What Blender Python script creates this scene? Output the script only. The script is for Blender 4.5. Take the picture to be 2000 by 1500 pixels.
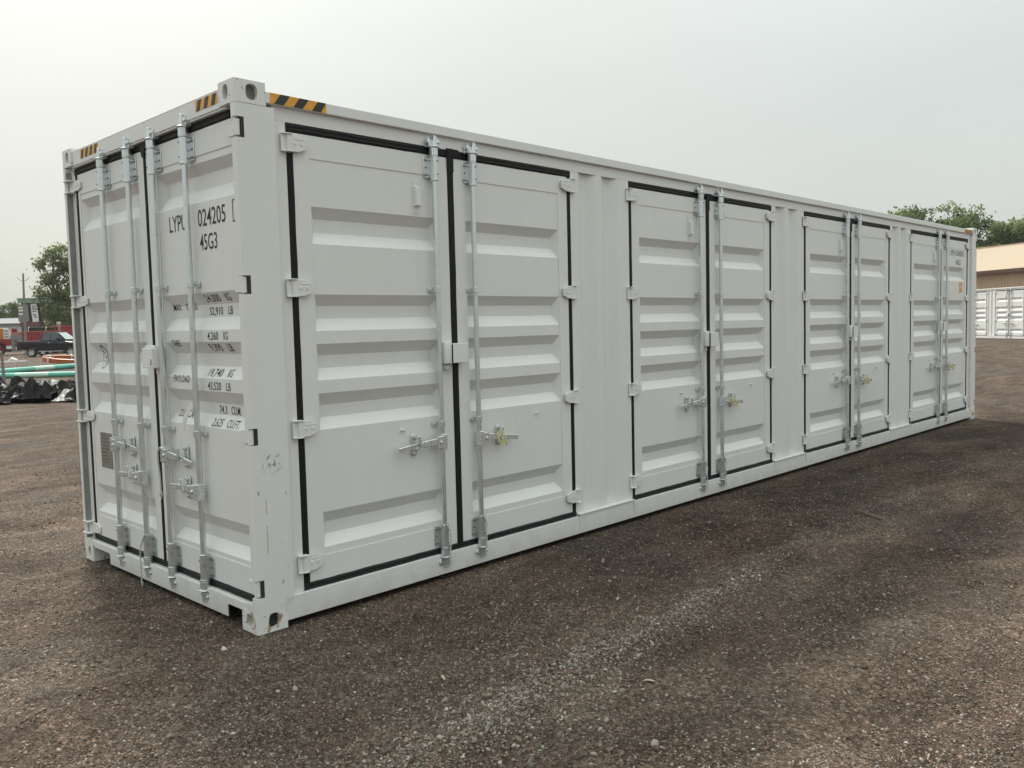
import bpy, bmesh, math, random
import numpy as np
from mathutils import Vector, Matrix

for o in list(bpy.data.objects):
    bpy.data.objects.remove(o)
scene = bpy.context.scene
C = scene.collection
rad = math.radians

# ------------------------------------------------------------------ camera
cam_d = bpy.data.cameras.new('camera')
cam = bpy.data.objects.new('camera', cam_d)
C.objects.link(cam)
cr = Vector((0.69472672, -0.71886832, -0.02414817))
cu = Vector((0.06617567, 0.03045063, 0.99734324))
cf = Vector((0.71622313, 0.69447902, -0.06872646))
CAM = Vector((-2.24990775, -4.09299094, 1.61145422))
cam.matrix_world = Matrix((
    (cr.x, cu.x, -cf.x, CAM.x),
    (cr.y, cu.y, -cf.y, CAM.y),
    (cr.z, cu.z, -cf.z, CAM.z),
    (0, 0, 0, 1)))
cam_d.sensor_width = 36.0
cam_d.lens = 30.3345
cam_d.clip_start = 0.05
cam_d.clip_end = 12000
scene.camera = cam

# ------------------------------------------------------------------ sky, sun, exposure
SUN_EL, SUN_AZ = rad(46), math.atan2(0.95, 0.32)      # sun stands behind the container, high and veiled
sun_dir = Vector((math.cos(SUN_EL) * math.cos(SUN_AZ), math.cos(SUN_EL) * math.sin(SUN_AZ), math.sin(SUN_EL)))
world = bpy.data.worlds.new('World')
scene.world = world
world.use_nodes = True
wn, wl = world.node_tree.nodes, world.node_tree.links
wn.clear()
w_out = wn.new('ShaderNodeOutputWorld')
w_bg = wn.new('ShaderNodeBackground')
w_bg.inputs['Strength'].default_value = 0.1
sky = wn.new('ShaderNodeTexSky')
sky.sky_type = 'NISHITA'
sky.sun_disc = False
sky.sun_elevation = SUN_EL
sky.sun_rotation = math.pi / 2 - SUN_AZ
sky.altitude = 200
sky.air_density = 1.0
sky.dust_density = 6.0
sky.ozone_density = 1.0
w_mix = wn.new('ShaderNodeMix')
w_mix.data_type = 'RGBA'
w_mix.inputs[0].default_value = 0.80                  # thin overcast over the whole sky
wl.new(sky.outputs['Color'], w_mix.inputs[6])
# cloud sheet raised steeply towards the zenith, out of view, to brighten the container
w_tc = wn.new('ShaderNodeTexCoord')
w_sep = wn.new('ShaderNodeSeparateXYZ')
wl.new(w_tc.outputs['Generated'], w_sep.inputs[0])
w_ma = wn.new('ShaderNodeMath'); w_ma.operation = 'MULTIPLY_ADD'; w_ma.use_clamp = False
w_mx = wn.new('ShaderNodeMath'); w_mx.operation = 'MAXIMUM'
wl.new(w_sep.outputs['Z'], w_mx.inputs[0]); w_mx.inputs[1].default_value = 0.0
w_sq = wn.new('ShaderNodeMath'); w_sq.operation = 'POWER'; w_sq.inputs[1].default_value = 2.0
wl.new(w_mx.outputs[0], w_sq.inputs[0])
wl.new(w_sq.outputs[0], w_ma.inputs[0]); w_ma.inputs[1].default_value = 2.3; w_ma.inputs[2].default_value = 1.0
w_vm = wn.new('ShaderNodeVectorMath'); w_vm.operation = 'SCALE'
w_vm.inputs[0].default_value = (6.12, 6.45, 6.08)
w_cn = wn.new('ShaderNodeTexNoise')                  # faint structure in the cloud sheet
w_cn.inputs['Scale'].default_value = 2.2
w_cn.inputs['Detail'].default_value = 4
w_cm = wn.new('ShaderNodeMapping'); w_cm.inputs['Scale'].default_value = (1, 1, 3.0)
wl.new(w_tc.outputs['Generated'], w_cm.inputs['Vector'])
wl.new(w_cm.outputs['Vector'], w_cn.inputs['Vector'])
w_cr = wn.new('ShaderNodeMapRange')
w_cr.inputs['From Min'].default_value = 0.25; w_cr.inputs['From Max'].default_value = 0.75
w_cr.inputs['To Min'].default_value = 0.95; w_cr.inputs['To Max'].default_value = 1.05
wl.new(w_cn.outputs['Fac'], w_cr.inputs['Value'])
w_cl = wn.new('ShaderNodeMath'); w_cl.operation = 'MULTIPLY'
wl.new(w_ma.outputs[0], w_cl.inputs[0]); wl.new(w_cr.outputs['Result'], w_cl.inputs[1])
wl.new(w_cl.outputs[0], w_vm.inputs['Scale'])
wl.new(w_vm.outputs[0], w_mix.inputs[7])
wl.new(w_mix.outputs[2], w_bg.inputs['Color'])
wl.new(w_bg.outputs['Background'], w_out.inputs['Surface'])

sun_d = bpy.data.lights.new('sun', 'SUN')
sun_d.energy = 4.2
sun_d.angle = rad(10)
sun_d.color = (1.0, 0.94, 0.84)
sun = bpy.data.objects.new('sun', sun_d)
C.objects.link(sun)
sun.rotation_euler = (-sun_dir).to_track_quat('-Z', 'Y').to_euler()

vs = scene.view_settings
scene.display_settings.display_device = 'sRGB'
vs.view_transform = 'Standard'
vs.look = 'None'
vs.exposure = 0.16
vs.gamma = 1.0
vs.use_curve_mapping = False
scene.cycles.use_denoising = True
scene.cycles.use_adaptive_sampling = True
scene.cycles.adaptive_threshold = 0.02
scene.cycles.max_bounces = 5
scene.cycles.diffuse_bounces = 3
scene.cycles.glossy_bounces = 3
scene.cycles.transparent_max_bounces = 6
scene.cycles.volume_bounces = 0

# ------------------------------------------------------------------ materials
MATS = {}


def nt(name):
    m = bpy.data.materials.new(name)
    m.use_nodes = True
    t = m.node_tree
    b = t.nodes['Principled BSDF']
    MATS[name] = m
    return m, t, b


def ramp(t, fac, stops, interp='LINEAR'):
    r = t.nodes.new('ShaderNodeValToRGB')
    r.color_ramp.interpolation = interp
    el = r.color_ramp.elements
    while len(el) < len(stops):
        el.new(0.5)
    for e, (p, c) in zip(el, stops):
        e.position = p
        e.color = (c, c, c, 1) if isinstance(c, (int, float)) else (*c, 1)
    if fac is not None:
        t.links.new(fac, r.inputs[0])
    return r


def noise(t, scale, detail=4, rough=0.55, coord='Object', stretch=None, off=None):
    tc = t.nodes.new('ShaderNodeTexCoord')
    n = t.nodes.new('ShaderNodeTexNoise')
    n.inputs['Scale'].default_value = scale
    n.inputs['Detail'].default_value = detail
    n.inputs['Roughness'].default_value = rough
    src = tc.outputs[coord]
    if stretch or off:
        mp = t.nodes.new('ShaderNodeMapping')
        if stretch:
            mp.inputs['Scale'].default_value = stretch
        if off:
            mp.inputs['Location'].default_value = off
        t.links.new(src, mp.inputs['Vector'])
        src = mp.outputs['Vector']
    t.links.new(src, n.inputs['Vector'])
    return n


def world_noise(t, scale, detail=4, rough=0.55, stretch=None):
    g = t.nodes.new('ShaderNodeNewGeometry')
    n = t.nodes.new('ShaderNodeTexNoise')
    n.inputs['Scale'].default_value = scale
    n.inputs['Detail'].default_value = detail
    n.inputs['Roughness'].default_value = rough
    src = g.outputs['Position']
    if stretch:
        mp = t.nodes.new('ShaderNodeMapping')
        mp.inputs['Scale'].default_value = stretch
        t.links.new(src, mp.inputs['Vector'])
        src = mp.outputs['Vector']
    t.links.new(src, n.inputs['Vector'])
    return n


def mix(t, fac, a, b, blend='MIX'):
    m = t.nodes.new('ShaderNodeMix')
    m.data_type = 'RGBA'
    m.blend_type = blend
    for idx, v in ((0, fac), (6, a), (7, b)):
        if hasattr(v, 'is_linked'):
            t.links.new(v, m.inputs[idx])
        elif isinstance(v, (int, float)):
            m.inputs[idx].default_value = v
        else:
            m.inputs[idx].default_value = (*v, 1)
    return m.outputs[2]


def plain(name, col, rough=0.5, metal=0.0, var=0.06, nscale=6.0, bump=0.0, bscale=80.0, spec=0.5):
    m, t, b = nt(name)
    n = noise(t, nscale, 5, 0.6)
    r = ramp(t, n.outputs['Fac'], [(0.3, tuple(c * (1 - var) for c in col)), (0.7, tuple(min(1, c * (1 + var)) for c in col))])
    t.links.new(r.outputs['Color'], b.inputs['Base Color'])
    rr = ramp(t, n.outputs['Fac'], [(0.3, max(0.03, rough - 0.06)), (0.7, min(1, rough + 0.06))])
    t.links.new(rr.outputs['Color'], b.inputs['Roughness'])
    b.inputs['Metallic'].default_value = metal
    b.inputs['Specular IOR Level'].default_value = spec
    if bump:
        bn = noise(t, bscale, 3)
        bp = t.nodes.new('ShaderNodeBump')
        bp.inputs['Strength'].default_value = bump
        bp.inputs['Distance'].default_value = 0.004
        t.links.new(bn.outputs['Fac'], bp.inputs['Height'])
        t.links.new(bp.outputs['Normal'], b.inputs['Normal'])
    return m


PAINT = (0.735, 0.745, 0.732)


def paint_material(name, chips=0.0, drips=False, rust_low=False, dust=True):
    m, t, b = nt(name)
    n1 = world_noise(t, 1.3, 4, 0.6, (1.0, 1.0, 0.35))
    base = ramp(t, n1.outputs['Fac'], [(0.3, tuple(c * 0.965 for c in PAINT)), (0.7, PAINT)]).outputs['Color']
    ns = world_noise(t, 5.0, 3, 0.6, (3.0, 3.0, 0.18))
    st = ramp(t, ns.outputs['Fac'], [(0.50, 0.0), (0.72, 0.07)]).outputs['Color']
    base = mix(t, st, base, (0.50, 0.49, 0.45))
    n2 = world_noise(t, 60, 3, 0.7)
    sp = ramp(t, n2.outputs['Fac'], [(0.74, 0.0), (0.80, 0.35)]).outputs['Color']
    base = mix(t, sp, base, (0.45, 0.44, 0.40))
    if dust:                                            # thrown-up grime on the lowest hand's breadth
        g = t.nodes.new('ShaderNodeNewGeometry')
        s = t.nodes.new('ShaderNodeSeparateXYZ')
        t.links.new(g.outputs['Position'], s.inputs[0])
        n4 = world_noise(t, 9, 5, 0.7)
        ad = t.nodes.new('ShaderNodeMath'); ad.operation = 'MULTIPLY_ADD'
        t.links.new(n4.outputs['Fac'], ad.inputs[0]); ad.inputs[1].default_value = 0.30
        t.links.new(s.outputs['Z'], ad.inputs[2])
        dm = ramp(t, ad.outputs[0], [(0.17, 0.32), (0.30, 0.0)]).outputs['Color']
        base = mix(t, dm, base, (0.36, 0.31, 0.26))
    if chips:
        n3 = world_noise(t, 28, 6, 0.7)
        ch = ramp(t, n3.outputs['Fac'], [(0.66 - chips, 0.0), (0.68 - chips, 1.0)]).outputs['Color']
        n5 = world_noise(t, 40, 4)
        rc = ramp(t, n5.outputs['Fac'], [(0.4, (0.06, 0.05, 0.045)), (0.6, (0.30, 0.15, 0.06))]).outputs['Color']
        base = mix(t, ch, base, rc)
    if drips:
        n6 = world_noise(t, 9.0, 4, 0.6, (4.0, 4.0, 0.30))
        d1 = ramp(t, n6.outputs['Fac'], [(0.70, 0.0), (0.78, 0.45)]).outputs['Color']
        base = mix(t, d1, base, (0.42, 0.32, 0.20))
        n7 = world_noise(t, 42, 5, 0.65, (1, 1, 0.4))
        d2 = ramp(t, n7.outputs['Fac'], [(0.66, 0.0), (0.68, 0.8)]).outputs['Color']
        n8 = world_noise(t, 3.0, 2)
        gate = ramp(t, n8.outputs['Fac'], [(0.48, 0.0), (0.56, 1.0)]).outputs['Color']
        d3 = mix(t, 1.0, d2, gate, 'MULTIPLY')
        base = mix(t, d3, base, (0.11, 0.09, 0.08))
    if drips:                                           # forklift scrapes and one rust run on the near post
        g2 = t.nodes.new('ShaderNodeNewGeometry')
        s2 = t.nodes.new('ShaderNodeSeparateXYZ'); t.links.new(g2.outputs['Position'], s2.inputs[0])

        def window(axis, c, h, soft):
            d_ = t.nodes.new('ShaderNodeMath'); d_.operation = 'SUBTRACT'; t.links.new(s2.outputs[axis], d_.inputs[0]); d_.inputs[1].default_value = c
            e_ = t.nodes.new('ShaderNodeMath'); e_.operation = 'ABSOLUTE'; t.links.new(d_.outputs[0], e_.inputs[0])
            r_ = t.nodes.new('ShaderNodeMapRange'); r_.inputs['From Min'].default_value = h; r_.inputs['From Max'].default_value = h + soft
            r_.inputs['To Min'].default_value = 1; r_.inputs['To Max'].default_value = 0
            t.links.new(e_.outputs[0], r_.inputs['Value'])
            return r_.outputs['Result']
        for (cx_, hx_, sx_, cz_, hz_, sz_, ns_, th_, col_, st_) in (
                (0.120, 0.035, 0.03, 0.905, 0.03, 0.035, 55, 0.53, (0.14, 0.12, 0.10), (1, 1, 0.7)),
                (0.078, 0.0025, 0.002, 0.56, 0.14, 0.05, 20, 0.46, (0.46, 0.33, 0.17), (1, 1, 0.6)),
                (0.165, 0.012, 0.02, 0.36, 0.10, 0.08, 60, 0.60, (0.12, 0.10, 0.09), (1, 1, 0.35))):
            wm_ = mix(t, 1.0, window('X', cx_, hx_, sx_), window('Z', cz_, hz_, sz_), 'MULTIPLY')
            nn_ = world_noise(t, ns_, 4, 0.65, st_)
            nm_ = ramp(t, nn_.outputs['Fac'], [(th_, 0.0), (th_ + 0.03, 0.75)]).outputs['Color']
            base = mix(t, mix(t, 1.0, wm_, nm_, 'MULTIPLY'), base, col_)
    if rust_low:
        n9 = world_noise(t, 24, 5, 0.65, (1, 1, 0.35))
        rr_ = ramp(t, n9.outputs['Fac'], [(0.56, 0.0), (0.64, 0.85)]).outputs['Color']
        base = mix(t, rr_, base, (0.30, 0.14, 0.05))
    t.links.new(base, b.inputs['Base Color'])
    rr = ramp(t, n1.outputs['Fac'], [(0.3, 0.36), (0.7, 0.48)])
    t.links.new(rr.outputs['Color'], b.inputs['Roughness'])
    b.inputs['Specular IOR Level'].default_value = 0.45
    # faint waviness of sheet steel and orange peel
    nb = world_noise(t, 3.2, 2)
    bp = t.nodes.new('ShaderNodeBump')
    bp.inputs['Strength'].default_value = 0.26
    bp.inputs['Distance'].default_value = 0.012
    t.links.new(nb.outputs['Fac'], bp.inputs['Height'])
    t.links.new(bp.outputs['Normal'], b.inputs['Normal'])
    return m


M_PAINT = paint_material('light_grey_paint')
M_POST = paint_material('scuffed_grey_paint', drips=True)
M_CAST = paint_material('chipped_grey_paint', chips=0.06, dust=False)
M_CAST_LOW = paint_material('rusty_grey_paint', chips=0.055, rust_low=True, dust=False)
M_HINGE = paint_material('hinge_grey_paint', dust=False)
M_RUBBER = plain('black_rubber', (0.009, 0.010, 0.010), 0.6, var=0.25, nscale=30, bump=0.2, bscale=60, spec=0.25)
M_GALV = plain('galvanised_steel', (0.68, 0.72, 0.73), 0.30, 0.85, var=0.05, nscale=9)
M_ZINC = plain('bright_zinc', (0.66, 0.70, 0.71), 0.24, 0.65, var=0.12, nscale=60, bump=0.06, bscale=140)
M_HOLE = plain('dark_steel_and_shade', (0.03, 0.03, 0.028), 0.8, var=0.3)  # dark steel, and painted shade in casting slots and hinge notches
M_HOLLOW_SHADE = plain('casting_inside_shade', (0.20, 0.19, 0.18), 0.7, var=0.3, nscale=20)
M_BOLT = plain('bolt_steel', (0.22, 0.23, 0.23), 0.45, 0.7, var=0.3, nscale=50)
M_INK = plain('stencil_ink', (0.035, 0.036, 0.036), 0.7, var=0.5, nscale=45)
M_YELLOW = plain('hazard_yellow', (0.72, 0.34, 0.03), 0.45, var=0.12, nscale=15)
M_BLACK = plain('hazard_black', (0.022, 0.022, 0.022), 0.5, var=0.3)
M_PLATE = plain('worn_data_plate', (0.27, 0.26, 0.22), 0.5, 0.5, var=0.25, nscale=60, bump=0.3, bscale=200)
M_CORD = plain('weathered_cord', (0.50, 0.49, 0.45), 0.8, var=0.2, nscale=60)
M_PAPER = plain('paper_tag_white', (0.72, 0.71, 0.68), 0.7, var=0.06)
M_SEALY = plain('yellow_plastic', (0.62, 0.55, 0.05), 0.4, var=0.1)
M_SEALB = plain('blue_plastic', (0.03, 0.30, 0.60), 0.4, var=0.1)
M_LOGOW = plain('sticker_white', (0.74, 0.75, 0.76), 0.4, var=0.04)
M_LOGOB = plain('sticker_blue', (0.06, 0.09, 0.25), 0.5, var=0.2, nscale=40)
M_ORANGE_ST = plain('sticker_orange', (0.70, 0.27, 0.05), 0.45, var=0.06)
M_UNDER = plain('underframe_dark', (0.10, 0.10, 0.095), 0.7, var=0.3)


# ------------------------------------------------------------------ mesh helpers
class MB:
    """collects shapes; build() links them as one mesh object"""

    def __init__(self):
        self.v, self.f = [], []

    def add(self, verts, faces):
        n = len(self.v)
        self.v += [tuple(p) for p in verts]
        self.f += [tuple(i + n for i in f) for f in faces]
        return self

    def box(self, a0, a1, b0, b1, c0, c1):
        a0, a1 = min(a0, a1), max(a0, a1)
        b0, b1 = min(b0, b1), max(b0, b1)
        c0, c1 = min(c0, c1), max(c0, c1)
        v = [(a, b, c) for c in (c0, c1) for b in (b0, b1) for a in (a0, a1)]
        return self.add(v, [(0, 2, 3, 1), (4, 5, 7, 6), (0, 1, 5, 4), (2, 6, 7, 3), (0, 4, 6, 2), (1, 3, 7, 5)])

    def prism(self, poly, c0, c1, order=(0, 1, 2)):
        """polygon in the first two axes of `order`, extruded along the third"""
        n = len(poly)
        area = sum(poly[i][0] * poly[(i + 1) % n][1] - poly[(i + 1) % n][0] * poly[i][1] for i in range(n))
        if area < 0:
            poly = poly[::-1]
        out = []
        for c in (c0, c1):
            for (a, b) in poly:
                q = [0, 0, 0]
                q[order[0]], q[order[1]], q[order[2]] = a, b, c
                out.append(tuple(q))
        fs = [tuple(range(n - 1, -1, -1)), tuple(range(n, 2 * n))]
        fs += [(i, (i + 1) % n, n + (i + 1) % n, n + i) for i in range(n)]
        return self.add(out, fs)

    def tube(self, pts, r, n=10, caps=True):
        pts = [Vector(p) for p in pts]
        rs = r if isinstance(r, (list, tuple)) else [r] * len(pts)
        rings = []
        up = None
        for i, p in enumerate(pts):
            a = pts[max(0, i - 1)]
            b = pts[min(len(pts) - 1, i + 1)]
            d = (b - a).normalized()
            if up is None:
                up = Vector((0, 0, 1)) if abs(d.z) < 0.9 else Vector((1, 0, 0))
            s = d.cross(up).normalized()
            up = s.cross(d).normalized()
            rings.append([p + (s * math.cos(2 * math.pi * k / n) + up * math.sin(2 * math.pi * k / n)) * rs[i] for k in range(n)])
        v = [q for ring in rings for q in ring]
        f = []
        for i in range(len(rings) - 1):
            for k in range(n):
                f.append((i * n + k, i * n + (k + 1) % n, (i + 1) * n + (k + 1) % n, (i + 1) * n + k))
        if caps:
            f.append(tuple(range(n - 1, -1, -1)))
            f.append(tuple((len(rings) - 1) * n + k for k in range(n)))
        return self.add(v, f)

    def cyl(self, p0, p1, r, n=14):
        return self.tube([p0, p1], r, n)

    def mesh(self, name, bevel=0.0, seg=1, smooth=True, angle=24):
        me = bpy.data.meshes.new(name)
        me.from_pydata(self.v, [], self.f)
        bm = bmesh.new()
        bm.from_mesh(me)
        bmesh.ops.recalc_face_normals(bm, faces=bm.faces)
        if bevel:
            es = [e for e in bm.edges if len(e.link_faces) == 2 and e.calc_face_angle(0) > rad(50)]
            bmesh.ops.bevel(bm, geom=es, offset=bevel, segments=seg, affect='EDGES', profile=0.5, clamp_overlap=True)
        bm.to_mesh(me)
        bm.free()
        if smooth:
            me.shade_smooth()
            me.set_sharp_from_angle(angle=rad(angle))
        return me

    def build(self, name, mat, parent=None, bevel=0.0, seg=1, smooth=True, loc=None, M=None, angle=24):
        return place(name, self.mesh(name, bevel, seg, smooth, angle), mat, parent, loc, M)


def place(name, me, mat, parent=None, loc=None, M=None):
    if mat is not None and not me.materials:
        me.materials.append(mat)
    o = bpy.data.objects.new(name, me)
    C.objects.link(o)
    if parent is not None:
        o.parent = parent
    if M is not None:
        o.matrix_local = M
    elif loc is not None:
        o.location = loc
    return o


def tag(o, label=None, cat=None, group=None, kind=None):
    if label: o['label'] = label
    if cat: o['category'] = cat
    if group: o['group'] = group
    if kind: o['kind'] = kind
    return o


def thing(name, label, cat, loc=(0, 0, 0), rz=0.0, group=None):
    e = bpy.data.objects.new(name, None)
    e.empty_display_size = 0.2
    C.objects.link(e)
    e.location = loc
    e.rotation_euler = (0, 0, rz)
    return tag(e, label, cat, group)


def copy_tree(o, parent=None, skip=()):
    c = o.copy()
    C.objects.link(c)
    c.parent = parent
    for ch in o.children:
        if ch.name.split('.')[0] not in skip:
            copy_tree(ch, c, skip)
    return c


def smooth01(t):
    t = np.clip(t, 0, 1)
    return t * t * (3 - 2 * t)


def H(x, y):
    """coarse lie of the yard: level round the container, a hand's breadth higher far to the east"""
    return 0.15 * smooth01((np.asarray(x, float) - 22) / 24.0)


def Hf(x, y):
    return float(H(x, y))


# ------------------------------------------------------------------ ground
def ground_material():
    m, t, b = nt('gravel_ground')
    L = t.links
    g = t.nodes.new('ShaderNodeNewGeometry')
    big = world_noise(t, 0.55, 5, 0.62)
    big2 = world_noise(t, 1.7, 6, 0.68, (0.55, 1.25, 1))
    mid = world_noise(t, 14, 5, 0.7)
    brown = ramp(t, big2.outputs['Fac'], [(0.32, (0.062, 0.044, 0.034)), (0.50, (0.122, 0.089, 0.068)), (0.70, (0.222, 0.168, 0.129))]).outputs['Color']
    grey = ramp(t, mid.outputs['Fac'], [(0.3, (0.062, 0.056, 0.050)), (0.7, (0.165, 0.152, 0.135))]).outputs['Color']
    gm = ramp(t, big.outputs['Fac'], [(0.46, 0.0), (0.66, 0.55)]).outputs['Color']
    col = mix(t, gm, brown, grey)

    def vor(scale, rnd=1.0):
        v = t.nodes.new('ShaderNodeTexVoronoi')
        v.inputs['Scale'].default_value = scale
        v.inputs['Randomness'].default_value = rnd
        L.new(g.outputs['Position'], v.inputs['Vector'])
        return v
    # small stones: each cell its own tone
    v1 = vor(75)
    s1 = ramp(t, v1.outputs['Color'], [(0.0, 0.30), (0.5, 0.85), (0.8, 1.35), (1.0, 2.9)]).outputs['Color']
    col = mix(t, 1.0, col, s1, 'MULTIPLY')
    v2 = vor(210)
    s2 = ramp(t, v2.outputs['Color'], [(0.0, 0.45), (0.6, 1.0), (1.0, 1.9)]).outputs['Color']
    col = mix(t, 1.0, col, s2, 'MULTIPLY')
    # middling pale stones, sparse
    v3 = vor(34)
    s3 = ramp(t, v3.outputs['Distance'], [(0.16, 1.0), (0.24, 0.0)]).outputs['Color']
    k3 = ramp(t, v3.outputs['Color'], [(0.86, 0.0), (0.90, 0.8)]).outputs['Color']
    s3 = mix(t, 1.0, s3, k3, 'MULTIPLY')
    col = mix(t, s3, col, (0.36, 0.33, 0.29))
    # damp dark patches with their own shape
    wet = world_noise(t, 0.9, 5, 0.6, (0.45, 1.5, 1))
    wm = ramp(t, wet.outputs['Fac'], [(0.56, 0.0), (0.70, 0.6)]).outputs['Color']
    col = mix(t, wm, col, mix(t, 1.0, col, (0.52, 0.48, 0.46), 'MULTIPLY'))
    # compacted wheel lanes of dark fines with the container's shade painted in, broken lengthwise
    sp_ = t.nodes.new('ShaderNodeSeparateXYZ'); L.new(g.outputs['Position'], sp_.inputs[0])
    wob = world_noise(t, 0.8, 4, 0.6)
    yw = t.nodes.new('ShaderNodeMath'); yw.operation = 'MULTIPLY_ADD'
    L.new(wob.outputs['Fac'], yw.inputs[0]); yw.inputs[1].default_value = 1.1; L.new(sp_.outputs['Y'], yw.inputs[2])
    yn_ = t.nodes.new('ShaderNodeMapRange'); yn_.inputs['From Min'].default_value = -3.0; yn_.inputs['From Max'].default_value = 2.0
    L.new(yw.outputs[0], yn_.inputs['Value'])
    # -3..2 -> 0..1 ; inner shaded strip about y = -0.75, outer strip about y = -2.0 (noise adds about half a metre)
    lane_shade = ramp(t, yn_.outputs['Result'], [(0.20, 0.0), (0.27, 0.55), (0.33, 0.50), (0.39, 0.10), (0.43, 0.25), (0.50, 0.9), (0.62, 0.9), (0.74, 0.35)]).outputs['Color']
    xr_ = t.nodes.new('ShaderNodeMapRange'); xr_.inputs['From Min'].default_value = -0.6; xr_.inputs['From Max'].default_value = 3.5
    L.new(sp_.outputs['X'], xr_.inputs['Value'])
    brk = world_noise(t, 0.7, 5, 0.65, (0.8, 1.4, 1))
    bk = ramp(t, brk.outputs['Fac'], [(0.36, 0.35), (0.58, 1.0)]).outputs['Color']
    lane_shade = mix(t, 1.0, lane_shade, bk, 'MULTIPLY')
    lane_shade = mix(t, 1.0, lane_shade, xr_.outputs['Result'], 'MULTIPLY')
    col = mix(t, lane_shade, col, mix(t, 1.0, col, (0.40, 0.34, 0.315), 'MULTIPLY'))
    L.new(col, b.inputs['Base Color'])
    b.inputs['Roughness'].default_value = 0.92
    b.inputs['Specular IOR Level'].default_value = 0.2
    # relief
    hsum = None
    for node, out, k in ((v1, 'Distance', -0.55), (v2, 'Distance', -0.25), (mid, 'Fac', 0.6), (v3, 'Distance', -0.35)):
        mm = t.nodes.new('ShaderNodeMath'); mm.operation = 'MULTIPLY_ADD'
        L.new(node.outputs[out], mm.inputs[0]); mm.inputs[1].default_value = k
        if hsum is not None:
            L.new(hsum, mm.inputs[2])
        else:
            mm.inputs[2].default_value = 0.0
        hsum = mm.outputs[0]
    bp = t.nodes.new('ShaderNodeBump')
    bp.inputs['Strength'].default_value = 1.0
    bp.inputs['Distance'].default_value = 0.022
    L.new(hsum, bp.inputs['Height'])
    L.new(bp.outputs['Normal'], b.inputs['Normal'])
    return m


rngw = np.random.default_rng(5)
WAVES = []
for lam, amp, cnt in ((3.0, 0.010, 6), (1.1, 0.006, 8), (0.45, 0.004, 10), (0.2, 0.0028, 12), (0.11, 0.0018, 12)):
    for _ in range(cnt):
        a = rngw.uniform(0, 2 * np.pi)
        l = lam * rngw.uniform(0.7, 1.4)
        WAVES.append((2 * np.pi / l * np.cos(a), 2 * np.pi / l * np.sin(a), rngw.uniform(0, 6.28), amp / math.sqrt(cnt) * 1.6))


def rut_y(x):
    return -1.60 + 0.22 * smooth01((np.asarray(x, float) + 0.2) / 4.0) + 0.02 * np.sin(1.9 * x)


def ground_z(x, y):
    x = np.asarray(x, float); y = np.asarray(y, float)
    z = np.zeros_like(x + y)
    for kx, ky, ph, am in WAVES:
        z = z + am * np.sin(kx * x + ky * y + ph)
    d = np.hypot(x - CAM.x, y - CAM.y)
    z = z * smooth01((60 - d) / 40)
    ry = rut_y(x)
    near = smooth01((26 - d) / 10)
    z = z + near * (0.020 * np.exp(-((y - ry) / 0.13) ** 2) - 0.016 * np.exp(-((y - ry - 0.42) / 0.22) ** 2) - 0.018 * np.exp(-((y - ry + 0.40) / 0.2) ** 2))
    # level bed under the container's footings
    inx = smooth01((x + 0.35) / 0.3) * smooth01((12.55 - x) / 0.3)
    iny = smooth01((y + 0.30) / 0.28) * smooth01((2.75 - y) / 0.28)
    k = inx * iny
    z = z * (1 - k) + (-0.004) * k
    return z + H(x, y)


def graded(a0, a1, fine, lo, hi, growth=1.13):
    mid = list(np.arange(a0, a1 + 1e-6, fine))
    up, s, v = [], fine, a1
    while v < hi:
        s *= growth
        v += s
        up.append(min(v, hi))
    dn, s, v = [], fine, a0
    while v > lo:
        s *= growth
        v -= s
        dn.append(max(v, lo))
    return np.array(dn[::-1] + mid + up)


gx = graded(-3.2, 7.0, 0.035, -4000, 4000)
gy = graded(-4.2, 3.0, 0.035, -4000, 4000)
GX, GY = np.meshgrid(gx, gy)
GZ = ground_z(GX, GY)
nx, ny = len(gx), len(gy)
me = bpy.data.meshes.new('ground')
vv = np.stack([GX, GY, GZ], -1).reshape(-1, 3).astype(np.float32)
ii = np.arange((ny - 1) * (nx - 1))
r0 = ii // (nx - 1) * nx + ii % (nx - 1)
quads = np.stack([r0, r0 + 1, r0 + 1 + nx, r0 + nx], -1).astype(np.int32)
me.vertices.add(len(vv)); me.vertices.foreach_set('co', vv.ravel())
me.loops.add(quads.size); me.loops.foreach_set('vertex_index', quads.ravel())
me.polygons.add(len(quads)); me.polygons.foreach_set('loop_start', np.arange(0, quads.size, 4, dtype=np.int32))
me.update(calc_edges=True)
me.shade_smooth()
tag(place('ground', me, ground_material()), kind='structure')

# ------------------------------------------------------------------ the container
LEN, WID, HGT = 12.192, 2.438, 2.896
SY = 0.030            # the side doors lie this far behind the outer face
EX = 0.040            # the end doors likewise
BAY0, PITCH, BW = 0.305, 3.068, 2.355
ZB, ZT = 0.165, 2.722


def M_side(x, z, w=0.0):
    return Matrix(((1, 0, 0, x), (0, 0, -1, SY - w), (0, 1, 0, z), (0, 0, 0, 1)))


def M_end(y, z, w=0.0):
    return Matrix(((0, 0, -1, EX - w), (-1, 0, 0, y), (0, 1, 0, z), (0, 0, 0, 1)))


box_c = thing('shipping_container', 'long light grey high cube shipping container with four double side doors', 'container')

# castings ----------------------------------------------------------


def oval(cx, cy, rx, ry, n=20, sq=2.6):
    out = []
    for k in range(n):
        a = 2 * math.pi * (k + 0.5) / n
        c, s = math.cos(a), math.sin(a)
        out.append((cx + rx * math.copysign(abs(c) ** (2 / sq), c), cy + ry * math.copysign(abs(s) ** (2 / sq), s)))
    return out


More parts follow.
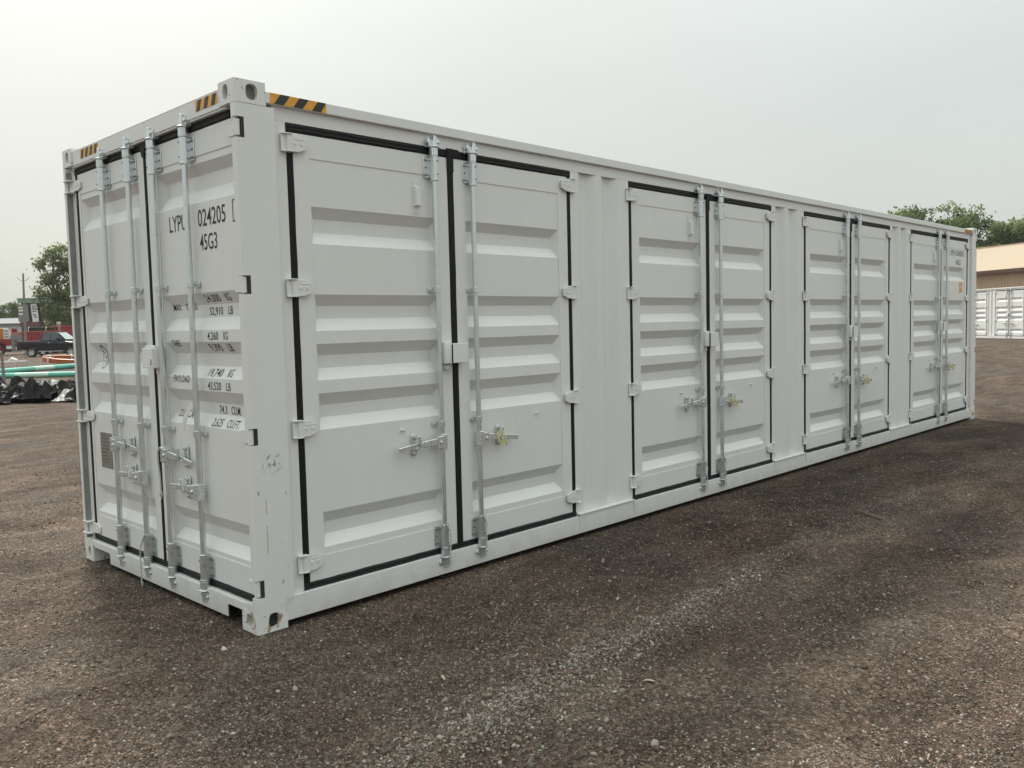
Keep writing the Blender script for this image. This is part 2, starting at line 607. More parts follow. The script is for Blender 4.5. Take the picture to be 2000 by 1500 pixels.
def holed_face(mb, a0, a1, b0, b1, hole, depth, f):
    """rectangle with an oval hole and its sleeve; f(a,b,d) maps to 3-D, d = depth inward"""
    n = len(hole)
    cx = sum(h[0] for h in hole) / n
    cy = sum(h[1] for h in hole) / n
    outer = []
    for (x, y) in hole:
        dx, dy = x - cx, y - cy
        k = min(((a1 - cx) / dx if dx > 0 else (a0 - cx) / dx) if abs(dx) > 1e-9 else 1e9,
                ((b1 - cy) / dy if dy > 0 else (b0 - cy) / dy) if abs(dy) > 1e-9 else 1e9)
        outer.append((cx + dx * k, cy + dy * k))
    vo = [f(a, b, 0) for a, b in outer]
    vh = [f(a, b, 0) for a, b in hole]
    vi = [f(a, b, depth) for a, b in hole]
    fs = []
    for k in range(n):
        j = (k + 1) % n
        fs.append((k, j, n + j, n + k))
        fs.append((n + k, n + j, 2 * n + j, 2 * n + k))
    verts = vo + vh + vi
    # corners cut off by the radial fan
    for ca, cb in ((a0, b0), (a1, b0), (a1, b1), (a0, b1)):
        best = None
        for k in range(n):
            j = (k + 1) % n
            p, q = outer[k], outer[j]
            on = lambda w: (abs(w[0] - a0) < 1e-7 or abs(w[0] - a1) < 1e-7, abs(w[1] - b0) < 1e-7 or abs(w[1] - b1) < 1e-7)
            if (abs(p[0] - ca) < 1e-7 and abs(q[1] - cb) < 1e-7) or (abs(p[1] - cb) < 1e-7 and abs(q[0] - ca) < 1e-7):
                best = (k, j)
        if best:
            verts.append(f(ca, cb, 0))
            fs.append((best[0], len(verts) - 1, best[1]))
    mb.add(verts, fs)


def casting(name, x_out, y_out, top, mat):
    """x_out/y_out: -1 when the outer face looks to -x / -y"""
    LX, LY, LZ, e = 0.178, 0.165, 0.118, 0.012
    X0 = 0 if x_out < 0 else LEN
    Y0 = 0 if y_out < 0 else WID
    sx = 1 if x_out < 0 else -1
    sy = 1 if y_out < 0 else -1
    z0 = HGT - LZ if top else 0.0
    z1 = z0 + LZ
    P = lambda a, b, z: (X0 + sx * a, Y0 + sy * b, z)
    mb = MB()
    # end face (constant x), side face (constant y), both with their slots
    holed_face(mb, e, LY, z0, z1, oval(LY * 0.56, z0 + 0.061, 0.027, 0.039), 0.03, lambda a, b, d: P(d, a, b))
    holed_face(mb, e, LX, z0, z1, oval(LX * 0.55, z0 + 0.060, 0.034, 0.041), 0.03, lambda a, b, d: P(a, d, b))
    # rounded vertical arris
    arc = [(e - e * math.sin(t), e - e * math.cos(t)) for t in (math.pi / 8, math.pi / 4, 3 * math.pi / 8)]
    pr = [(e, 0)] + arc + [(0, e)]
    vs_, fs_ = [], []
    for (a, b) in pr:
        vs_ += [P(a, b, z0), P(a, b, z1)]
    for k in range(len(pr) - 1):
        fs_.append((2 * k, 2 * k + 2, 2 * k + 3, 2 * k + 1))
    mb.add(vs_, fs_)
    ring = pr + [(0, LY), (LX, LY), (LX, 0)]
    for z in (z0, z1):
        mb.add([P(a, b, z) for a, b in ring], [tuple(range(len(ring)))])
    mb.add([P(LX, 0, z0), P(LX, LY, z0), P(LX, LY, z1), P(LX, 0, z1)], [(0, 1, 2, 3)])
    mb.add([P(0, LY, z0), P(LX, LY, z0), P(LX, LY, z1), P(0, LY, z1)], [(0, 1, 2, 3)])
    o = mb.build('corner_casting', mat, box_c, angle=30)
    # dark box behind the slots, painting in the shade inside the casting
    hb = MB()
    i = 0.0295
    q0, q1 = P(i, i, z0 + 0.012), P(LX - 0.012, LY - 0.012, z1 - 0.012)
    hb.box(q0[0], q1[0], q0[1], q1[1], q0[2], q1[2])
    hb.build('casting_hollow_shade', M_HOLLOW_SHADE if top else M_HOLE, o)
    return o


for xo in (-1, 1):
    for yo in (-1, 1):
        casting('corner_casting', xo, yo, True, M_CAST)
        casting('corner_casting', xo, yo, False, M_CAST_LOW)

# posts -------------------------------------------------------------
HZ_R = [(2.600, 2.705), (1.802, 1.898), (1.010, 1.100), (0.195, 0.290)]     # notches for the end door hinges
HZ_L = [(2.600, 2.690), (1.802, 1.888), (0.995, 1.082), (0.190, 0.278)]


def post_poly(notch):
    # plan outline of the near post in (x, y)
    if notch:
        return [(0.048, 0.0), (0.225, 0.0), (0.225, 0.06), (0.06, 0.06), (0.06, 0.048), (0.048, 0.048)]
    return [(0.225, 0.0), (0.225, 0.06), (0.06, 0.06), (0.06, 0.118), (EX, 0.118), (EX, 0.045), (0.0, 0.045), (0.0, 0.009), (0.0012, 0.0042), (0.0042, 0.0012), (0.009, 0.0)]


def corner_post(flipx, flipy, zn):
    mb = MB()
    edges = [0.157] + [z for a in sorted(zn) for z in a] + [HGT - 0.1205]
    fx = (lambda x: LEN - x) if flipx else (lambda x: x)
    fy = (lambda y: WID - y) if flipy else (lambda y: y)
    for k in range(len(edges) - 1):
        poly = [(fx(a), fy(b)) for a, b in post_poly(k % 2 == 1)]
        mb.prism(poly, edges[k], edges[k + 1])
    mb.prism([(fx(a), fy(b)) for a, b in ((0.007, 0.0), (0.172, 0.0), (0.172, 0.06), (0.06, 0.06), (0.06, 0.11), (0.0, 0.11), (0.0, 0.007))], 0.118, 0.157)
    # foot fillet where the post narrows towards the casting
    mb.prism([(fx(0.172), 0.1565), (fx(0.225), 0.1565), (fx(0.213), 0.150), (fx(0.180), 0.136), (fx(0.172), 0.125)], fy(0.002), fy(0.05), (0, 2, 1))
    return mb.build('corner_post', M_POST, box_c, smooth=False)


corner_post(False, False, HZ_R)
corner_post(False, True, HZ_L)
corner_post(True, False, HZ_R)
corner_post(True, True, HZ_L)

# rails, roof, far walls --------------------------------------------
mb = MB()
mb.box(0.178, LEN - 0.178, 0.004, 0.064, 2.797, 2.857)
mb.build('top_rail', M_PAINT, box_c, bevel=0.004)
mb = MB()
mb.box(0.178, LEN - 0.178, WID - 0.064, WID - 0.004, 2.797, 2.857)
mb.build('top_rail', M_PAINT, box_c, bevel=0.004)
mb = MB()
mb.box(0.173, LEN - 0.173, 0.006, 0.012, 0.034, 0.1635)
mb.box(0.173, LEN - 0.173, 0.0122, 0.075, 0.158, 0.1635)
mb.box(0.173, LEN - 0.173, 0.0122, 0.06, 0.034, 0.040)
mb.build('bottom_rail', M_PAINT, box_c, bevel=0.0015)
mb = MB()
mb.box(0.173, LEN - 0.173, WID - 0.07, WID - 0.006, 0.034, 0.1635)
mb.build('bottom_rail', M_PAINT, box_c, bevel=0.003)

mb = MB()       # die-stamped roof
prof = []
x = 0.12
while x < LEN - 0.14:
    prof += [(x, 2.868), (x + 0.06, 2.868), (x + 0.085, 2.850), (x + 0.145, 2.850)]
    x += 0.17
v = []
for (a, z) in prof:
    v += [(a, 0.064, z), (a, WID - 0.064, z)]
mb.add(v, [(2 * k, 2 * k + 2, 2 * k + 3, 2 * k + 1) for k in range(len(prof) - 1)])
mb.build('roof', M_PAINT, box_c)


def corrugated(mb, a0, a1, z0, z1, f, n_per=0.278, depth=0.036):
    k = max(1, int(round((a1 - a0) / n_per)))
    s = (a1 - a0) / k
    pr = []
    for i in range(k):
        b = a0 + i * s
        pr += [(b, 0), (b + 0.26 * s, 0), (b + 0.5 * s, depth), (b + 0.76 * s, depth)]
    pr.append((a1, 0))
    v = []
    for (a, d) in pr:
        v += [f(a, d, z0), f(a, d, z1)]
    mb.add(v, [(2 * i, 2 * i + 2, 2 * i + 3, 2 * i + 1) for i in range(len(pr) - 1)])


mb = MB()
corrugated(mb, 0.23, LEN - 0.23, 0.16, 2.80, lambda a, d, z: (a, WID - 0.012 - d, z))
mb.build('back_wall', M_PAINT, box_c, smooth=False)
mb = MB()
corrugated(mb, 0.10, WID - 0.10, 0.10, 2.80, lambda a, d, z: (LEN - 0.02 - d, a, z))
mb.build('far_end_wall', M_PAINT, box_c, smooth=False)
mb = MB()       # floor and cross members
mb.box(0.10, LEN - 0.10, 0.08, WID - 0.08, 0.135, 0.156)
for i in range(30):
    xx = 0.4 + i * 0.39
    mb.box(xx, xx + 0.045, 0.078, WID - 0.078, 0.036, 0.1345)
mb.build('underframe', M_UNDER, box_c)

# far end header and sill
mb = MB(); mb.box(LEN - 0.05, LEN - 0.01, 0.17, WID - 0.17, 2.78, 2.875)
mb.build('end_header', M_PAINT, box_c, bevel=0.003)
mb = MB(); mb.box(LEN - 0.06, LEN - 0.005, 0.17, WID - 0.17, 0.03, 0.15)
mb.build('end_sill', M_PAINT, box_c, bevel=0.003)

# near end header and sill
mb = MB()
mb.box(0.010, 0.016, 0.168, WID - 0.168, 2.775, 2.868)
mb.box(0.010, 0.060, 0.168, WID - 0.168, 2.8682, 2.874)
mb.box(0.0162, 0.055, 0.125, WID - 0.125, 2.764, 2.7748)
mb.build('end_header', M_PAINT, box_c, bevel=0.002)
yn = [(0.168, 0.335), (1.985, 2.160)]
poly = [(0.166, 0.150), (0.166, 0.104), (0.322, 0.104), (0.334, 0.092), (0.334, 0.032), (1.985, 0.032), (1.985, 0.092), (1.997, 0.104), (2.272, 0.104), (2.272, 0.150)]
mb = MB()
mb.prism(poly, 0.004, 0.012, (1, 2, 0))
mb.box(0.0122, 0.070, 0.12, WID - 0.12, 0.140, 0.1500)
mb.box(0.004, 0.012, 0.1108, 0.1658, 0.1186, 0.1500)
mb.box(0.004, 0.012, WID - 0.1658, WID - 0.1108, 0.1186, 0.1500)
mb.build('end_sill', M_PAINT, box_c, bevel=0.0015)

# side header, jambs and pillars ------------------------------------
mb = MB()
mb.box(0.226, LEN - 0.226, SY, SY + 0.05, ZT, 2.7965)
mb.build('side_header', M_PAINT, box_c)
mb = MB(); mb.box(0.226, BAY0, SY, SY + 0.05, 0.164, ZT - 0.0005)
mb.build('door_jamb', M_PAINT, box_c)
mb = MB(); mb.box(BAY0 + 3 * PITCH + BW, LEN - 0.226, SY, SY + 0.05, 0.164, ZT - 0.0005)
mb.build('door_jamb', M_PAINT, box_c)

pw = PITCH - BW
pill = MB()
pr = [(0, 0), (0.090, 0), (0.160, 0.034), (0.226, 0.034), (0.299, 0), (0.372, 0), (0.432, 0.034), (0.490, 0.034), (0.568, 0), (pw, 0)]
v = []
for (a, d) in pr:
    v += [(a, 0.164, -d), (a, ZT - 0.001, -d)]
pill.add(v, [(2 * i, 2 * i + 2, 2 * i + 3, 2 * i + 1) for i in range(len(pr) - 1)])
pill_me = pill.mesh('pillar_panel', smooth=False)
shelf = MB()
shelf.box(0.008, pw - 0.008, 0.1765, 0.1815, -0.03, 0.034)
shelf.box(0.03, pw - 0.03, 0.164, 0.1763, 0.0, 0.0262)
for a in (0.010, pw - 0.018):
    shelf.prism([(0.034, 0.1764), (0.0245, 0.1764), (0.0245, 0.068), (0.027, 0.068)], a, a + 0.008, (2, 1, 0))
shelf_me = shelf.mesh('pillar_ledge')
# uneven weld bead on the ledge
rw = random.Random(4)
bead = MB()
bead.tube([(0.02 + i * 0.012, 0.1825, 0.004 + rw.uniform(-0.004, 0.004)) for i in range(int((pw - 0.05) / 0.012))], [0.004 + rw.uniform(-0.0015, 0.002) for i in range(int((pw - 0.05) / 0.012))], 6)
bead_me = bead.mesh('weld_bead')
for k in range(3):
    x0 = BAY0 + BW + k * PITCH
    p_ = place('pillar_panel', pill_me, M_PAINT, box_c, M=M_side(x0, 0))
    s_ = place('pillar_ledge', shelf_me, M_PAINT, p_)
    place('weld_bead', bead_me, M_PAINT, p_)

# doors -------------------------------------------------------------
CORR_S = [(2.288, 2.219, 2.145, 2.084), (1.806, 1.741, 1.671, 1.602), (1.530, 1.466, 1.395, 1.326), (1.253, 1.188, 1.119, 1.048), (0.581, 0.526, 0.458, 0.380)]
CORR_E = [(2.543, 2.473, 2.392, 2.328), (1.831, 1.762, 1.691, 1.622), (1.555, 1.491, 1.422, 1.350), (1.279, 1.216, 1.152, 1.074), (0.565, 0.513, 0.447, 0.367)]
STEP, DEEP = 0.005, 0.044
# the trough edges lie deeper than the face plane they were measured on: move them out along the sight line
CORR_S = [(a, 1.61 + (b - 1.61) * (1 + DEEP / 4.12), 1.61 + (c - 1.61) * (1 + DEEP / 4.12), d) for a, b, c, d in CORR_S]
CORR_E = [(a, 1.61 + (b - 1.61) * (1 + DEEP / 2.29), 1.61 + (c - 1.61) * (1 + DEEP / 2.29), d) for a, b, c, d in CORR_E]


def door_leaf(u1, v0, v1, pu0, pu1, pv0, pv1, corr, slant=0.040):
    """leaf from u=0..u1, pressed panel inside pu0..pu1 x pv0..pv1 with horizontal ribs"""
    mb = MB()
    # frame as four bars butted end to end
    mb.box(0, pu0, v0, v1, -0.05, 0)
    mb.box(pu1, u1, v0, v1, -0.05, 0)
    mb.box(pu0 + 0.0004, pu1 - 0.0004, pv1, v1, -0.05, -0.0006)
    mb.box(pu0 + 0.0004, pu1 - 0.0004, v0, pv0, -0.05, -0.0006)
    w = -STEP
    levels = [pv1]
    q = lambda a, b, c, d: mb.add([a, b, c, d], [(0, 1, 2, 3)])
    top = pv1
    for (zt, zd, zl, zb) in corr:
        q((pu0, zt, w), (pu1, zt, w), (pu1, top, w), (pu0, top, w))
        a0, a1, d = pu0 + slant, pu1 - slant, w - DEEP
        q((a0, zd, d), (a1, zd, d), (pu1, zt, w), (pu0, zt, w))
        q((a0, zl, d), (a1, zl, d), (a1, zd, d), (a0, zd, d))
        q((pu0, zb, w), (pu1, zb, w), (a1, zl, d), (a0, zl, d))
        q((pu0, zb, w), (a0, zl, d), (a0, zd, d), (pu0, zt, w))
        q((pu1, zb, w), (pu1, zt, w), (a1, zd, d), (a1, zl, d))
        top = zb
    q((pu0, pv0, w), (pu1, pv0, w), (pu1, top, w), (pu0, top, w))
    me_ = bpy.data.meshes.new('side_door')
    me_.from_pydata(mb.v, [], mb.f)
    me_.validate()
    return me_


def profile(corr, v):
    for (zt, zd, zl, zb) in corr:
        if zb <= v <= zt:
            if v >= zd:
                return -STEP - DEEP * (zt - v) / (zt - zd)
            if v >= zl:
                return -STEP - DEEP
            return -STEP - DEEP * (v - zb) / (zl - zb)
    return -STEP


def drape(me_, corr, eps=0.0016):
    """lay a flat mesh (u,v) over the ribbed panel"""
    bm = bmesh.new()
    bm.from_mesh(me_)
    for ztup in corr:
        for z in ztup:
            bmesh.ops.bisect_plane(bm, geom=bm.verts[:] + bm.edges[:] + bm.faces[:], plane_co=(0, z, 0), plane_no=(0, 1, 0), dist=1e-6)
    for vtx in bm.verts:
        vtx.co.z = profile(corr, vtx.co.y) + eps
    bm.to_mesh(me_)
    bm.free()
    return me_


def text_mesh(s, u0, u1, v0, hgt, bold=0.002):
    cu_ = bpy.data.curves.new('lettering', 'FONT')
    cu_.body = s
    cu_.size = 1.0
    cu_.offset = bold
    cu_.resolution_u = 3
    ob = bpy.data.objects.new('lettering', cu_)
    C.objects.link(ob)
    dg = bpy.context.evaluated_depsgraph_get()
    dg.update()
    me_ = bpy.data.meshes.new_from_object(ob.evaluated_get(dg))
    bpy.data.objects.remove(ob)
    co = np.zeros(len(me_.vertices) * 3, np.float32)
    me_.vertices.foreach_get('co', co)
    co = co.reshape(-1, 3)
    lo, hi = co.min(0), co.max(0)
    cap = 0.729
    co[:, 0] = u0 + (co[:, 0] - lo[0]) / (hi[0] - lo[0]) * (u1 - u0)
    co[:, 1] = v0 + co[:, 1] / cap * hgt
    co[:, 2] = 0
    me_.vertices.foreach_set('co', co.ravel())
    me_.update()
    return me_


# --- hardware meshes (u across, v up, w out), all centred on their own anchor


def rod_mesh(z0, z1):
    mb = MB()
    mb.cyl((0, z0, 0), (0, z1, 0), 0.0165, 16)
    return mb.mesh('lock_rod')


def housing_mesh(side):
    """bearing bracket: bolted flange beside an eight sided sleeve; side = -1 flange to the left"""
    mb = MB()
    s = side
    fl = [(s * 0.018, -0.066), (s * 0.052, -0.062), (s * 0.060, -0.050), (s * 0.060, 0.055), (s * 0.054, 0.066), (s * 0.018, 0.066)]
    mb.prism(fl, -0.0345, -0.0275)
    mb.tube([(0, -0.068, 0), (0, 0.068, 0)], 0.0255, 8)
    mb.tube([(0, -0.080, 0), (0, -0.068, 0)], 0.0275, 16)
    mb.tube([(0, 0.068, 0), (0, 0.076, 0)], 0.0265, 16)
    mb.box(s * 0.002, s * 0.022, -0.06, 0.06, -0.034, -0.003)
    mb.box(-s * 0.016, -s * 0.002, -0.06, 0.06, -0.034, -0.01)
    return mb.mesh('rod_bracket', bevel=0.0015)


def bolts_mesh(side):
    mb = MB()
    for v in (-0.045, 0.0, 0.045):
        for u in ((0.034, 0.050) if v else (0.042,)):
            mb.tube([(side * u, v, -0.0276), (side * u, v, -0.0215)], [0.0062, 0.0048], 8)
    for v in (-0.04, 0.04):
        mb.tube([(-side * 0.012, v, 0.018), (-side * 0.012, v, 0.0265)], 0.0042, 8)
    return mb.mesh('bolt')


def cam_mesh(up):
    """anti-rack cam on the rod's end and its forked keeper; up = 1 at the head, -1 at the foot"""
    mb = MB()
    k = up
    mb.cyl((0, 0, 0), (0, k * 0.05, 0), 0.0215, 12)
    mb.cyl((0, k * 0.048, 0), (0, k * 0.058, 0), 0.030, 12)
    mb.prism([(-0.03, k * 0.060), (0.022, k * 0.060), (0.034, k * 0.078), (0.020, k * 0.098), (-0.006, k * 0.092), (-0.030, k * 0.100), (-0.038, k * 0.080)], -0.020, 0.004)
    mb.prism([(-0.012, k * 0.058), (0.016, k * 0.058), (0.012, k * 0.120), (-0.004, k * 0.124)], -0.012, 0.014)
    mb.cyl((0.026, k * 0.086, -0.03), (0.026, k * 0.086, 0.012), 0.010, 10)
    mb.cyl((-0.028, k * 0.086, -0.03), (-0.028, k * 0.086, 0.006), 0.009, 10)
    return mb.mesh('cam_keeper', bevel=0.003)


def keeper_mesh():
    mb = MB()
    mb.prism([(-0.040, -0.032), (0.040, -0.030), (0.044, 0.026), (-0.042, 0.030)], -0.0335, -0.024)
    mb.box(-0.040, -0.026, -0.028, 0.024, -0.024, 0.000)
    mb.box(0.028, 0.042, -0.026, 0.028, -0.024, 0.004)
    return mb.mesh('keeper', bevel=0.003)


def guide_mesh(side):
    mb = MB()
    mb.tube([(0, -0.018, 0), (0, 0.018, 0)], 0.0235, 16)
    s = side
    mb.prism([(s * 0.008, -0.017), (s * 0.046, -0.017), (s * 0.052, -0.010), (s * 0.052, 0.010), (s * 0.046, 0.017), (s * 0.008, 0.017)], -0.033, -0.026)
    mb.box(s * 0.004, s * 0.020, -0.0155, 0.0155, -0.032, -0.005)
    mb.tube([(s * 0.036, 0, -0.026), (s * 0.036, 0, -0.019)], [0.008, 0.006], 8)
    mb.tube([(-s * 0.012, 0.0, 0.012), (-s * 0.012, 0.0, 0.0225)], 0.004, 8)
    return mb.mesh('rod_guide', bevel=0.0012)


def handle_mesh(s):
    """hub clamped on the rod and the bar that swings from it; s = -1 bar to the left"""
    mb = MB()
    mb.box(-0.020, 0.020, -0.036, 0.036, -0.017, 0.022)
    mb.box(s * 0.012, s * 0.058, -0.028, 0.030, -0.006, 0.024)
    path = [(s * 0.045, 0.004, 0.010), (s * 0.12, 0.002, 0.010), (s * 0.16, 0.000, 0.006), (s * 0.21, -0.003, -0.002), (s * 0.26, -0.006, 0.004), (s * 0.355, -0.012, 0.006)]
    ws = [0.017, 0.016, 0.013, 0.012, 0.013, 0.0125]
    for i in range(len(path) - 1):
        a, b = path[i], path[i + 1]
        h0, h1 = ws[i], ws[i + 1]
        vts = []
        for (p_, h) in ((a, h0), (b, h1)):
            vts += [(p_[0], p_[1] - h, p_[2] - 0.005), (p_[0], p_[1] + h, p_[2] - 0.005), (p_[0], p_[1] + h, p_[2] + 0.005), (p_[0], p_[1] - h, p_[2] + 0.005)]
        mb.add(vts, [(0, 1, 2, 3), (7, 6, 5, 4), (0, 4, 5, 1), (1, 5, 6, 2), (2, 6, 7, 3), (3, 7, 4, 0)])
    mb.tube([(s * 0.036, 0.0, 0.023), (s * 0.036, 0.0, 0.031)], [0.011, 0.007], 10)
    return mb.mesh('door_handle', bevel=0.0025)


def retainer_mesh(s):
    """oval back plate with hinged latch that holds the bar"""
    mb = MB()
    c = s * 0.205
    mb.prism([(c + 0.022 * math.cos(t) , 0.002 + (0.040 if math.sin(t) > 0 else -0.044) + 0.020 * math.sin(t)) for t in [math.pi * 2 * i / 18 for i in range(18)]], -0.034, -0.024)
    mb.tube([(c, 0.044, -0.024), (c, 0.044, -0.010)], [0.014, 0.011], 10)
    mb.tube([(c, -0.046, -0.024), (c, -0.046, -0.014)], [0.012, 0.009], 10)
    mb.prism([(c - s * q_, z_) for q_, z_ in ((-0.012, 0.050), (0.014, 0.050), (0.030, 0.006), (0.038, -0.010), (0.012, -0.014))], 0.012, 0.018)
    mb.box(c - 0.012, c + 0.012, -0.026, -0.014, -0.024, 0.010)
    return mb.mesh('handle_retainer', bevel=0.0022)


def hinge_mesh(s):
    """s = +1: pin on the left, leaf reaching right. anchor = pin axis at mid height"""
    mb = MB()
    for v in (-0.049, 0.044):
        mb.prism([(-s * 0.040, -0.012), (s * 0.010, -0.012), (s * 0.018, 0.012), (s * 0.012, 0.026), (-s * 0.012, 0.026), (-s * 0.044, 0.010)], v, v + 0.006, (0, 2, 1))
    mb.cyl((0, -0.043, 0.006), (0, 0.044, 0.006), 0.0145, 12)
    mb.prism([(s * 0.004, -0.046), (s * 0.060, -0.044), (s * 0.108, -0.026), (s * 0.112, -0.016), (s * 0.112, 0.022), (s * 0.106, 0.030), (s * 0.050, 0.046), (s * 0.004, 0.046)], -0.004, 0.012)
    mb.box(-s * 0.044, -s * 0.010, -0.046, 0.046, -0.004, 0.004)
    for u in (0.038, 0.078):
        mb.tube([(s * u, 0.0, 0.012), (s * u, 0.0, 0.0155)], [0.0125, 0.009], 12)
    mb.box(s * 0.03, s * 0.10, 0.020, 0.023, 0.012, 0.0145)
    return mb.mesh('hinge', bevel=0.002)


def vent_mesh():
    mb = MB()
    mb.prism([(-0.027, -0.10), (0.027, -0.10), (0.027, 0.10), (-0.027, 0.10)], -0.0046, -0.001)
    mb.prism([(-0.022, -0.058), (-0.022, 0.068), (0.022, 0.068), (0.022, -0.058)], -0.001, 0.0)
    # hood: slopes out towards its open foot
    a, b = 0.022, 0.020
    vts = [(-a, -0.055, 0), (a, -0.055, 0), (a, 0.072, 0), (-a, 0.072, 0), (-b + 0.004, -0.050, 0.026), (b, -0.050, 0.026), (b, 0.058, 0.022), (-b + 0.004, 0.058, 0.022)]
    mb.add(vts, [(4, 5, 6, 7), (0, 4, 7, 3), (1, 2, 6, 5), (3, 7, 6, 2), (0, 1, 5, 4)])
    for u in (-0.014, 0.014):
        mb.tube([(u, 0.086, -0.001), (u, 0.086, 0.003)], 0.005, 8)
    mb.tube([(0, -0.088, -0.001), (0, -0.088, 0.003)], 0.005, 8)
    return mb.mesh('vent', bevel=0.0012)


def lockbox_mesh():
    a = MB()
    a.box(-0.032, 0.026, -0.066, 0.070, -0.034, 0.030)
    la = a.mesh('lock_box', bevel=0.006, seg=3)
    b = MB()
    b.box(0.0, 0.128, -0.062, 0.062, 0.034, 0.040)
    b.box(0.0, 0.128, 0.0552, 0.0615, -0.034, 0.0338)
    b.box(0.1215, 0.128, -0.062, 0.055, -0.034, 0.0338)
    lb = b.mesh('lock_box_cover', bevel=0.0025)
    c = MB()
    c.box(-0.014, 0.022, -0.103, -0.074, -0.034, -0.002)
    lc = c.mesh('lock_lug', bevel=0.002)
    d = MB()
    d.tube([(0.132, 0.0, -0.01), (0.138, -0.028, -0.008), (0.150, -0.036, -0.006), (0.160, -0.024, -0.006), (0.162, -0.004, -0.006)], 0.004, 7)
    ld = d.mesh('wire_hook')
    return la, lb, lc, ld


ROD_ME = rod_mesh(0.10, 2.735)
HOUS = {s: housing_mesh(s) for s in (-1, 1)}
BOLT = {s: bolts_mesh(s) for s in (-1, 1)}
CAMS = {k: cam_mesh(k) for k in (-1, 1)}
KEEP = keeper_mesh()
GUIDE = {s: guide_mesh(s) for s in (-1, 1)}
HAND = {s: handle_mesh(s) for s in (-1, 1)}
RETN = {s: retainer_mesh(s) for s in (-1, 1)}
HING = {s: hinge_mesh(s) for s in (-1, 1)}
VENT = vent_mesh()
LOCK = lockbox_mesh()
WR = 0.0345       # rod axis in front of the door face


def T(u, v, w=0.0, rz=0.0):
    return Matrix.Translation((u, v, w)) @ Matrix.Rotation(rz, 4, 'Z')


rv = random.Random(11)


def rod_set(leaf, u, flange, hdir, hz, ztop=2.590, zbot=0.280, zg=(1.843, 1.0)):
    place('lock_rod', ROD_ME, M_GALV, leaf, M=T(u, 0, WR))
    for zc in (ztop, zbot):
        place('rod_bracket', HOUS[flange], M_GALV, leaf, M=T(u, zc, WR))
        tag(place('bolt', BOLT[flange], M_BOLT, leaf, M=T(u, zc, WR)), kind='stuff')
    big = Matrix.Diagonal((1.35, 1.0, 1.25, 1.0))
    place('cam', CAMS[1], M_GALV, leaf, M=T(u, ztop + 0.072, WR, rv.uniform(-0.06, 0.06)) @ big)
    place('cam', CAMS[-1], M_ZINC, leaf, M=T(u, zbot - 0.078, WR, rv.uniform(-0.06, 0.06)) @ big)
    place('cam_keeper', KEEP, M_GALV, leaf, M=T(u, ztop + 0.155, WR))
    place('cam_keeper', KEEP, M_ZINC, leaf, M=T(u, zbot - 0.160, WR))
    for z in zg:
        place('rod_guide', GUIDE[flange], M_GALV, leaf, M=T(u, z, WR))
    place('door_handle', HAND[hdir], M_ZINC, leaf, M=T(u, hz, WR + 0.004, rv.uniform(-0.045, 0.045)) @ Matrix.Diagonal((1.0, 1.3, 1.3, 1.0)))
    place('handle_retainer', RETN[hdir], M_ZINC, leaf, M=T(u, hz, WR + 0.003) @ Matrix.Diagonal((1.0, 1.12, 1.1, 1.0)))


# gaskets: (u0,u1,v0,v1) bars, leaf coordinates


def gasket_mesh(bars):
    mb = MB()
    r_ = random.Random(3)
    for (u0, u1, v0, v1, prot) in bars:
        horizontal = (u1 - u0) > (v1 - v0)
        n = 14
        L0, L1 = (u0, u1) if horizontal else (v0, v1)
        b0, b1 = (v0, v1) if horizontal else (u0, u1)
        m_ = (b0 + b1) / 2
        prof_ = [(b0, -0.03), (b0, 0.000), (b0 + 0.25 * (b1 - b0), prot), (m_, prot * 0.55), (b0 + 0.72 * (b1 - b0), prot), (b1, 0.000), (b1, -0.03)]
        vts, fcs = [], []
        for i in range(n + 1):
            s_ = L0 + (L1 - L0) * i / n
            j = r_.uniform(-0.0024, 0.0024)
            for (b, w) in prof_:
                bb = b + j * (1 if b > m_ else 0.6)
                vts.append((s_, bb, w) if horizontal else (bb, s_, w))
        k = len(prof_)
        for i in range(n):
            for a in range(k - 1):
                fcs.append((i * k + a, (i + 1) * k + a, (i + 1) * k + a + 1, i * k + a + 1))
        fcs.append(tuple(range(k)))
        fcs.append(tuple(n * k + a for a in range(k)))
        mb.add(vts, fcs)
    return mb.mesh('gasket')


# ---- side doors: left leaf u from 0.036 to 1.155, right leaf 1.203 to 2.320 (bay coordinates)
UL0, UL1, UR0, UR1 = 0.042, 1.153, 1.205, 2.316
leafL_me = door_leaf(UL1 - UL0, 0.203, 2.672, 0.101, (UL1 - UL0) - 0.094, 0.336, 2.547, CORR_S)
leafR_me = door_leaf(UR1 - UR0, 0.203, 2.672, 0.094, (UR1 - UR0) - 0.101, 0.336, 2.547, CORR_S)
gk = 0.0055
gasL_me = gasket_mesh([
    (-0.042, 0.0, 0.2035, 2.672, gk), (-0.042, UL1 - UL0 + 0.004, 2.6725, ZT - 0.001, gk), (-0.042, UL1 - UL0, 0.166, 0.203, gk + 0.004)])
gasR_me = gasket_mesh([
    (-0.052, -0.0005, 0.2035, 2.672, gk), (UR1 - UR0, BW - UR0 - 0.0005, 0.2035, 2.672, gk),
    (-0.048, BW - UR0, 2.6725, ZT - 0.001, gk + 0.0004), (-0.052, BW - UR0, 0.166, 0.203, gk + 0.0044)])
